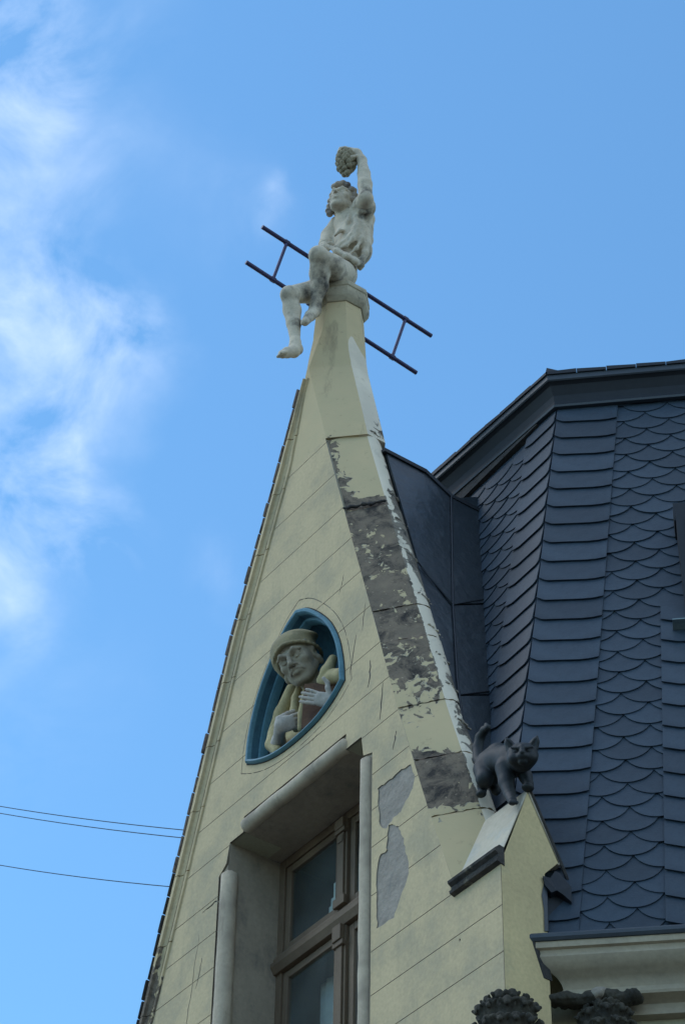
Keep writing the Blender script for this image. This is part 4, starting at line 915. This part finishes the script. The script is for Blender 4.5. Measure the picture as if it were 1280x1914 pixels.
# shirt: loose cloth over the chest with folds, gathered hem and rolled sleeve
c = Clay()
c.ell((0.7534, 0.3313, 15.8544), (.155, .14, .185), k=.06).ell((0.7594, 0.3397, 16.0216), (.15, .135, .13), k=.05).ell((0.7590, 0.3392, 15.7323), (.158, .138, .085), k=.06)
c.chain([(0.7764, 0.0869, 15.6265), (0.8390, 0.1235, 15.5286), (0.8861, 0.1899, 15.4711), (0.8993, 0.2604, 15.4466), (0.8673, 0.3535, 15.4948)], [.012, .016, .018, .018, .014], k=.035)
c.chain([sh+RT*.0, V3((0.9195, 0.3234, 16.0941))], [.10, .088], k=.03)
_c0 = V3((0.9413, 0.3023, 16.0842)); _ad = (el-sh)/np.linalg.norm(el-sh); _u = np.cross(_ad, TC); _u /= np.linalg.norm(_u); _w = np.cross(_ad, _u)
c.chain([_c0+(_u*math.cos(t)+_w*math.sin(t))*.072+_ad*.008*math.sin(3*t) for t in np.linspace(0, 2*math.pi, 17)], [.017+.004*math.sin(5*t) for t in np.linspace(0, 2*math.pi, 17)], k=.010)
c.chain([(0.8657, 0.4032, 16.2118), (0.8145, 0.4521, 16.1418), (0.7947, 0.4586, 15.9155), (0.7974, 0.4279, 15.7208)], [.03, .035, .03, .025], k=.03)
c.chain([(0.6457, 0.2830, 16.0990), (0.5897, 0.2386, 16.0012), (0.6187, 0.1757, 15.8338)], [.085, .068, .055], k=.03)
def fold(pts, r0, r1=None, k=.03):
    r0 *= .72 
    n = len(pts); c.chain(pts, [r0*(.7+.5*math.sin(math.pi*(i+.5)/n)) for i in range(n)], k)
fold([(0.8591, 0.2555, 16.0779), (0.8960, 0.2558, 15.9446), (0.9048, 0.2509, 15.8347), (0.8866, 0.2252, 15.7481), (0.8462, 0.1855, 15.6725), (0.8104, 0.1522, 15.6338)], .020)
fold([(0.8946, 0.2711, 16.0185), (0.9169, 0.2766, 15.9027), (0.9169, 0.2679, 15.7863), (0.8964, 0.2390, 15.6938), (0.8560, 0.1993, 15.6246), (0.8119, 0.1716, 15.6092)], .016)
fold([(0.9081, 0.3074, 15.9938), (0.9182, 0.3217, 15.8708), (0.9136, 0.3065, 15.7300), (0.8948, 0.2714, 15.6140), (0.8672, 0.2324, 15.5523)], .014)
fold([(0.8510, 0.2269, 16.0033), (0.8503, 0.2085, 15.9170), (0.8274, 0.1762, 15.8297), (0.7834, 0.1487, 15.7774)], .016)
fold([(0.7659, 0.1241, 15.6427), (0.8238, 0.1539, 15.5626), (0.8615, 0.2071, 15.5164), (0.8782, 0.2652, 15.4924), (0.8740, 0.3284, 15.5022)], .024)
fold([(0.8848, 0.3783, 15.7312), (0.8864, 0.3632, 15.6226), (0.8703, 0.3406, 15.5495), (0.8428, 0.3364, 15.4930)], .026)
fold([(0.8726, 0.3957, 15.9257), (0.8767, 0.3841, 15.7607), (0.8827, 0.3407, 15.6230)], .016)
c.chain([(0.8576, 0.3399, 15.5483), (0.8476, 0.3431, 15.4753)], [.03, .016], k=.012)
c.ell((0.7738, 0.1179, 15.6678), (.022, .03, .02), k=.01).ell((0.8059, 0.1459, 15.6094), (.03, .03, .018), k=.012)
# neck opening and fold hollows
c.ell((0.7840, 0.2188, 16.0594), (.075, .085, .075), k=.02, sub=True)
c.ell((0.8478, 0.1705, 15.8809), (.035, .035, .06), k=.02, sub=True)
for pts in ([(0.8872, 0.2260, 15.9942), (0.9066, 0.2188, 15.8603), (0.8909, 0.1966, 15.7614), (0.8570, 0.1575, 15.6803)], [(0.9206, 0.2731, 15.9588), (0.9389, 0.2816, 15.8246), (0.9272, 0.2565, 15.6961), (0.8944, 0.2016, 15.6037)], [(0.9303, 0.3214, 16.0079), (0.9162, 0.3535, 15.8943), (0.9156, 0.3353, 15.7354)], [(0.8666, 0.1624, 15.5782), (0.8961, 0.2213, 15.5431), (0.9161, 0.2667, 15.5437)], [(0.9753, 0.2984, 16.0002), (0.9773, 0.2667, 15.9764), (0.9503, 0.2459, 15.9746)]):
    for i in range(len(pts)-1): c.cap(pts[i], pts[i+1], .009, .009, k=.018, sub=True)
shirt = ypart(c.build('shirt', m_stone, None, .0065))
# curls
c = Clay(); r_ = random.Random(11)
for i in range(75):
    th = r_.uniform(-math.pi, math.pi); z = r_.uniform(-.22, .50)
    rad = math.sqrt(max(.02, 1-((z-.12)/.42)**2)); x, y = .36*rad*math.sin(th), -.09-.44*rad*math.cos(th)
    if y > .10 and z < .33: continue
    if y > -.02 and z < .05 and x > 0: continue
    c.ell(hl(x, y, z), np.array((r_.uniform(.08, .115), r_.uniform(.08, .115), r_.uniform(.07, .10)))*.285, k=.010)
for x, y, z in ((.30, .12, .22), (.36, .04, .08), (.38, -.02, -.08), (.40, -.06, -.22), (.36, -.10, -.32), (.2, .30, .36), (.08, .34, .38), (-.06, .33, .40), (-.18, .27, .36), (-.29, .16, .26), (-.36, .04, .12)):
    c.ell(hl(x, y, z), np.array((.10, .095, .085))*.285, k=.010)
ypart(c.build('hair', m_hair, None, .006))
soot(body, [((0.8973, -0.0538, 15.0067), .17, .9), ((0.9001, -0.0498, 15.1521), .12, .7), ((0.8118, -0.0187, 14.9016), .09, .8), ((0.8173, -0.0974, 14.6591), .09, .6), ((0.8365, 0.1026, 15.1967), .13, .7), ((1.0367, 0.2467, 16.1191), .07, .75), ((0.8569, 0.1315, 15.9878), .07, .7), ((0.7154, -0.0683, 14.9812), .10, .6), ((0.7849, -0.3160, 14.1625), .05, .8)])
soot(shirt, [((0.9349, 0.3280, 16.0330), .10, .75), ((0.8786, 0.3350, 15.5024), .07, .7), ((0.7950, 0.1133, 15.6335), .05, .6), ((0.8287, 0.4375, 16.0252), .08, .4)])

# --- grapes hanging from the raised hand
gp = setp(empty('grape_bunch', (0.8825, 0.1675, 16.6433)), label='carved stone bunch of grapes hanging from the raised hand of the seated youth', category='grapes')
go_ = V3((0.8825, 0.1675, 16.6433)); r_ = random.Random(4); gm = None
bmg = bmesh.new(); bmesh.ops.create_icosphere(bmg, subdivisions=2, radius=1); meg = bpy.data.meshes.new('grape'); bmg.to_mesh(meg); bmg.free(); meg.materials.append(m_grape)
for p in meg.polygons: p.use_smooth = True
for row in range(9):
    t = row/8; z = -.01-.21*t; rad = .056*math.sin(math.pi*(.28+.66*t))*1.05+.006; n = max(1, int(2*math.pi*rad/.042))
    for j in range(n):
        a = 2*math.pi*(j+.5*(row % 2))/n+r_.uniform(-.15, .15); o = bpy.data.objects.new('grape', meg); COL.objects.link(o); o.parent = gp
        o.location = (rad*math.cos(a), rad*math.sin(a), z+r_.uniform(-.006, .006)); sc_ = r_.uniform(.0225, .027); o.scale = (sc_, sc_, sc_*1.15)
st_ = MB().tube([(0, 0, .03), (0, 0, -.1), (0, 0, -.20)], [.03, .036, .012], 8).build('bunch_core', m_grape, gp, True)

# --- ladder behind the youth
lad = setp(empty('ladder', (.42, .5, 15.5)), label='dark blue metal ladder slanting behind the seated youth and the pillar', category='ladder')
ra, rb, rc, rd = Vector((.42, -.28, 15.914)), Vector((.42, 1.354, 15.731)), Vector((.42, -.405, 15.429)), Vector((.42, 1.202, 15.224))
def lpart(o): o.parent = lad; o.matrix_parent_inverse = Matrix.Translation((-.42, -.5, -15.5)); return o
lpart(MB().tube([ra, rb], .0175, 10).build('rail', m_ladder, None, True)); lpart(MB().tube([rc, rd], .0175, 10).build('rail', m_ladder, None, True))
for o_ in lad.children: autosmooth(o_, 50)
for t in (.142, .355, .58, .842):
    p, q = ra.lerp(rb, t), rc.lerp(rd, t+.012)
    o_ = lpart(MB().tube([p, q], .0135, 8).build('rung', m_ladder, None, True)); autosmooth(o_, 50)
    for e_ in (p, q): lpart(MB().tube([e_-(rb-ra).normalized()*.02, e_+(rb-ra).normalized()*.02], .0225, 8).build('rung_collar', m_ladder))
lpart(MB().tube([ra.lerp(rb, .40), Vector((.60, .30, 15.75))], .01, 6).build('bracket', m_ladder)); lpart(MB().tube([rc.lerp(rd, .42), Vector((.62, .30, 15.18))], .01, 6).build('bracket', m_ladder))

# --- scholar bust in the niche
sch = setp(empty('scholar_statue', (.75, .15, 11.05)), label='painted half figure of a man in a beret leaning out of the blue niche', category='statue')
def spart(o): o.parent = sch; o.matrix_parent_inverse = Matrix.Translation((-.75, -.15, -11.05)); return o
HC = V3((0.7302, -0.0200, 11.5849)); hf = V3((.44, -.76, -.48)); hu = V3((-.22, -.25, 1.0))
b = Clay(); SC = .375
L, B = head(b, HC, hf, hu, SC, ears=True, k=.010)
for q in (-1, 1): b.cap(L(q*.10, .36, -.262), L(q*.125, .335, -.285), .008*SC, .006*SC, k=.006, sub=True)
for x, y, z in ((-.31, .07, .14), (-.335, .03, .06), (-.35, -.05, -.14), (-.34, -.1, -.2), (.30, .06, -.16), (.31, .03, -.22), (.30, .08, .12), (-.30, .12, .2)): b.ell(L(x, y, z), np.array((.045, .055, .05))*SC, B, k=.02)
b.cap(L(0, -.10, -.25), (0.7417, 0.1600, 11.3831), .075, .085, k=.02)
for x, z in ((.05, .17), (-.05, .165), (.0, .20)): b.cap(L(x-.10, .335, z), L(x+.10, .335, z+.01), .006, .006, k=.005, sub=True)
spart(b.build('head', m_skin, None, .005))
c = Clay()   # beret: puffed crown leaning back, rolled band, brim seen from below
c.ell(L(.02, -.10, .20), np.array((.405, .455, .335))*SC, B, k=.02)
c.ell(L(.0, -.16, .33), np.array((.40, .44, .24))*SC, B, k=.03)
c.ell(L(.30, -.06, .08), np.array((.12, .26, .26))*SC, B, k=.03)
rim = [L(.405*math.cos(t), -.075+.455*math.sin(t), .105+.165*math.sin(t)-.05*abs(math.cos(t))) for t in np.linspace(0, 2*math.pi, 29)]
c.chain(rim, [.030*SC]*29, k=.010)
Bt = basis(B[1]*.95-B[0]*.2, B[2]-B[0]*.35+B[1]*-.2)
c.ell(L(-.20, -.20, .40), np.array((.30, .33, .07))*SC, Bt, k=.03)
c.ell(L(0, .24, -.06), np.array((.31, .36, .29))*SC, B, k=.006, sub=True)
spart(c.build('beret', m_beret, None, .005))
c = Clay()   # coat, collar lapels, sleeves
c.ell((0.5852, 0.2400, 11.3208), (.30, .13, .26), k=.04).ell((0.4290, 0.2200, 11.1682), (.30, .12, .14), k=.04).ell((0.8329, 0.2000, 11.3887), (.15, .09, .12), k=.04)
c.chain([(0.9778, 0.0800, 11.4929), (0.9787, 0.0400, 11.3731), (0.9218, 0.0400, 11.3355)], [.03, .042, .036], k=.02)
c.chain([(1.1155, 0.0600, 11.2664), (1.0364, 0.0500, 11.3027), (0.9319, 0.0500, 11.3167)], [.05, .045, .03], k=.02)
c.chain([(0.6407, 0.0600, 11.4684), (0.6020, 0.0600, 11.4007), (0.5890, 0.0600, 11.3003), (0.6141, 0.0600, 11.1477)], [.022, .028, .030, .024], k=.012)
c.chain([(0.7288, 0.0500, 11.4088), (0.7242, 0.0400, 11.2944), (0.7048, 0.0400, 11.1989), (0.6981, 0.0400, 11.0881)], [.018, .024, .026, .022], k=.01)
c.chain([(0.4789, 0.1200, 11.5711), (0.3639, 0.1200, 11.4435), (0.3001, 0.1100, 11.3159)], [.05, .055, .05], k=.02)
c.chain([(0.3444, 0.0800, 11.2931), (0.3584, 0.0500, 11.1677), (0.4512, 0.0400, 11.0572)], [.045, .042, .035], k=.015)
c.chain([(0.7303, 0.0000, 11.3582), (0.6827, 0.0200, 11.2675), (0.6807, 0.0200, 11.1829)], [.007, .008, .006], k=.008)
for i in (-1, -2): q = c.p[i]; c.p[i] = q[:6]+(True,)
spart(c.build('coat', m_coat, None, .006, clip=[((0, .29, 0), (0, 1, 0))]))
def hand(C_, palm, wrist, fd, nrm, s, curl, thumb):
    """palm centre, wrist point, finger direction, palm normal (points where the fingers curl)"""
    fd = V3(fd)/np.linalg.norm(fd); nrm = V3(nrm); nrm = nrm-fd*(nrm @ fd); nrm /= np.linalg.norm(nrm); sd = np.cross(fd, nrm)
    palm, wrist = V3(palm), V3(wrist)
    C_.box(palm, (.042*s, .036*s, .013*s), np.array([fd, sd, nrm]), .012*s, k=.010*s)
    C_.ell(palm-nrm*.006*s, (.046*s, .038*s, .014*s), np.array([fd, sd, nrm]), k=.010*s)
    C_.cap(wrist, palm-fd*.03*s, .030*s, .028*s, k=.02*s)
    for i in range(4):
        o_ = (1.5-i)*.0195*s; st = palm+fd*.040*s+sd*o_; c1, c2, c3 = [math.cos(a*curl) for a in (.35, 1.0, 1.5)]; s1, s2, s3 = [math.sin(a*curl) for a in (.35, 1.0, 1.5)]
        sp = sd*(1.5-i)*.06
        finger(C_, st, fd*c1+nrm*s1+sp, fd*c2+nrm*s2+sp, fd*c3+nrm*s3, (.076, .084, .078, .062)[i]*s, (.0102, .0104, .0100, .0090)[i]*s, k=.004*s)
    tb = palm-fd*.018*s+sd*.032*s*thumb[0]; td = fd*thumb[1]+sd*thumb[0]*thumb[2]+nrm*thumb[3]; td = td/np.linalg.norm(td)
    C_.chain([tb-fd*.01*s, tb+td*.035*s, tb+td*.062*s+nrm*.004*s, tb+(td+fd*.25)*.080*s], [.016*s, .0135*s, .012*s, .0095*s], k=.006*s)
h1 = Clay(); Lf = -RT
pc = V3((0.9965, 0.0000, 11.1164)); wc = V3((0.9983, 0.0900, 11.1107))
hand(h1, pc, wc, -RT*.9+UPV*.25, (-.6, .5, .4), 1.22, .18, (-1, .25, .8, -.1))
spart(h1.build('hand', m_hand, None, .0032))
h2 = Clay(); pc = V3((0.6211, -0.0200, 11.1452)); wc = V3((0.4524, 0.0400, 11.1415))
hand(h2, pc, wc, RT*.9+UPV*.35, (-.6, .5, .4), 1.35, 1.25, (1, .8, .35, .6))
h2.chain([wc, (0.3797, 0.0700, 11.1384)], [.045, .05], k=.02)
spart(h2.build('hand', m_hand, None, .0032))
bk = setp(empty('book', (0.9022, 0.0500, 11.1681)), label='thick brown book held flat against the coat of the man in the niche', category='book')
K = [V3((0.8279, -0.0350, 11.3327)), V3((1.0603, 0.1000, 11.2772)), V3((1.0542, 0.1100, 10.9766)), V3((0.8009, -0.0300, 10.9942))]
def slabq(K_, d0, d1): return MB().loft([[p+np.array((0, d0, 0)) for p in K_], [p+np.array((0, d1, 0)) for p in K_]])
def bpart(o): o.parent = bk; o.matrix_parent_inverse = Matrix.Translation(-Vector((0.9022, 0.0500, 11.1681))); return o
bpart(bevel(slabq(K, 0, .012).build('cover', m_book), .003, 1))
c0_ = sum(K)/4; K2 = [c0_+(p-c0_)*.95 for p in K]; bpart(slabq(K2, .012, .055).build('pages', m_page)); bpart(bevel(slabq(K, .055, .067).build('cover', m_book), .003, 1))

# --- cat on the gablet
catp = setp(bpy.data.objects.new('cat_statue', None), label='dark grey metal cat with raised tail prowling over the small gablet ridge', category='cat statue'); catp.location = (2.5, .2, 9.56); link(catp)
b = Clay()
hip, che = V3((2.3741, 0.2000, 9.8711)), V3((2.5880, 0.1700, 9.7774))
b.ell(hip, (.092, .082, .100), k=.03).ell(che, (.089, .076, .097), k=.03)
b.chain([hip+np.array((.0, 0, .03)), (hip+che)/2+np.array((0, 0, .035)), che+np.array((0, 0, .03))], [.083, .079, .075], k=.03)
b.ell((2.4308, 0.2000, 9.9607), (.06, .05, .045), k=.03).ell(che+np.array((-.02, 0, .05)), (.055, .05, .05), k=.03)
hc = V3((2.7730, 0.0950, 9.6791)); HS = 1.28
b.chain([che+np.array((.0, 0, .02)), hc+np.array((-.03, .03, -.01))], [.062, .055], k=.025)
hB = basis((.70, -.62, -.36), (0, 0, 1))
def HL(x, y, z): return hc+(hB[0]*x+hB[1]*y+hB[2]*z)*HS
b.ell(HL(0, 0, 0), (0.0870, 0.0794, 0.0742), hB, k=.015)
b.ell(HL(.034, .028, -.018), (0.0384, 0.0384, 0.0333), hB, k=.015).ell(HL(-.034, .028, -.018), (0.0384, 0.0384, 0.0333), hB, k=.015)
b.ell(HL(0, .056, -.016), (0.0333, 0.0333, 0.0256), hB, k=.01).ell(HL(0, .048, -.038), (0.0256, 0.0282, 0.0179), hB, k=.008)
b.ell(HL(0, .080, -.006), (0.0128, 0.0102, 0.0090), hB, k=.004)
b.cap(HL(0, .052, .026), HL(0, .074, .0), 0.0166, 0.0128, k=.01)
for q in (-1, 1):
    b.ell(HL(q*.028, .056, .008), (0.0179, 0.0128, 0.0115), hB, k=.006, sub=True)
    b.ell(HL(q*.028, .046, .008), (0.0141, 0.0115, 0.0102), hB, k=.002)
    b.cap(HL(q*.012, .060, .020), HL(q*.044, .046, .026), 0.0090, 0.0064, k=.005)
    b.cap(HL(q*.012, .078, -.028), HL(q*.030, .062, -.030), 0.0051, 0.0038, k=.003, sub=True)
    b.chain([HL(q*.046, -.004, .038), HL(q*.058, -.002, .062), HL(q*.066, .002, .082)], [.033, .022, .007], k=.008)
    b.cap(HL(q*.050, .020, .046), HL(q*.060, .014, .066), 0.0141, 0.0051, k=.004, sub=True)
# legs
b.chain([V3((2.5831, 0.1300, 9.7223)), (2.5938, 0.1250, 9.6198), (2.6232, 0.1200, 9.5220)], [.058, .042, .034], k=.02)
b.chain([(2.6229, 0.1200, 9.5150), (2.6789, 0.0900, 9.4313)], [.030, .026], k=.012)
for i in (-1, 0, 1): b.cap((2.6789, 0.0900, 9.4313), V3((2.7050, 0.0750, 9.3996))+RT*i*.016, .014, .012, k=.005)
b.chain([che+np.array((.03, .04, -.02)), (2.6470, 0.2200, 9.6669), (2.6841, 0.2050, 9.5885)], [.045, .035, .030], k=.02)
b.ell((2.6901, 0.1950, 9.5593), (.032, .036, .022), k=.01)
b.chain([hip+np.array((-.01, -.045, -.02)), (2.3997, 0.1300, 9.7555), (2.3355, 0.1700, 9.7659), (2.3366, 0.1600, 9.7169)], [.060, .046, .028, .026], k=.02)
b.ell((2.3496, 0.1450, 9.6884), (.032, .028, .018), k=.01)
b.chain([hip+np.array((.0, .05, -.02)), (2.3333, 0.2500, 9.8131), (2.3621, 0.2400, 9.7445)], [.055, .035, .028], k=.02)
# tail
b.chain([hip+np.array((-.045, .0, .02)), (2.2382, 0.2200, 10.0229), (2.2241, 0.2300, 10.1190), (2.2509, 0.2300, 10.1794), (2.3034, 0.2200, 10.1931), (2.3450, 0.2100, 10.1827)], [.040, .032, .030, .028, .024, .019], k=.012)
b.chain([(2.3450, 0.2100, 10.1827), (2.3315, 0.2100, 10.2138)], [.018, .011], k=.006)
co_ = b.build('body', m_cat, None, .0045); co_.parent = catp; co_.matrix_parent_inverse = Matrix.Translation((-2.5, -.2, -9.56))

fp = [(2.6900, 0.2851, 8.9649), (2.6900, 0.2731, 9.0175), (2.6900, 0.3252, 9.0250), (2.7000, 0.3531, 9.0752), (2.7100, 0.3777, 9.0663), (2.7400, 0.4256, 8.9815), (2.7400, 0.4234, 8.8864), (2.7200, 0.3836, 8.9279), (2.7100, 0.3486, 8.9461), (2.7000, 0.3190, 8.9261)]
part(MB().loft([[V3(p) for p in fp], [V3(p)+np.array((-.10, .07, 0)) for p in fp]]).build('flashing_end', m_zincd))
fp = [(2.6800, 0.2870, 8.9844), (2.6800, 0.2681, 8.9028), (2.6800, 0.2782, 8.8134), (2.6800, 0.2749, 8.6802), (2.6800, 0.3009, 8.6902), (2.6800, 0.3078, 8.9590)]
part(MB().loft([[V3(p) for p in fp], [V3(p)+np.array((-.03, .03, 0)) for p in fp]]).build('lead_strip', m_zincm))
# --- overhead cables, strung from behind the house across the street to the left
for i, (p, q, lab) in enumerate((((-13.662, 5, 20.699), (-8.804, 5, 17.632), 'topmost of the three thin overhead cables left of the gable'),
        ((-13.635, 5, 20.571), (-8.792, 5, 17.517), 'middle thin overhead cable, close below the topmost, left of the gable'), ((-13.435, 5, 19.639), (-9.008, 5, 16.979), 'lowest thin overhead cable, alone below the pair left of the gable'))):
    p, q = Vector(p), Vector(q); d_ = q-p; P_ = [p+d_*t for t in np.linspace(-1.2, 2.6, 30)]
    for t_, w in zip(np.linspace(-1.2, 2.6, 30), P_): w.z += .10*t_*(t_-1)
    o_ = MB().tube(P_, .0055, 5).build('overhead_cable', m_cable); setp(o_, label=lab, category='cable', group='thin cables crossing the sky left of the gable')
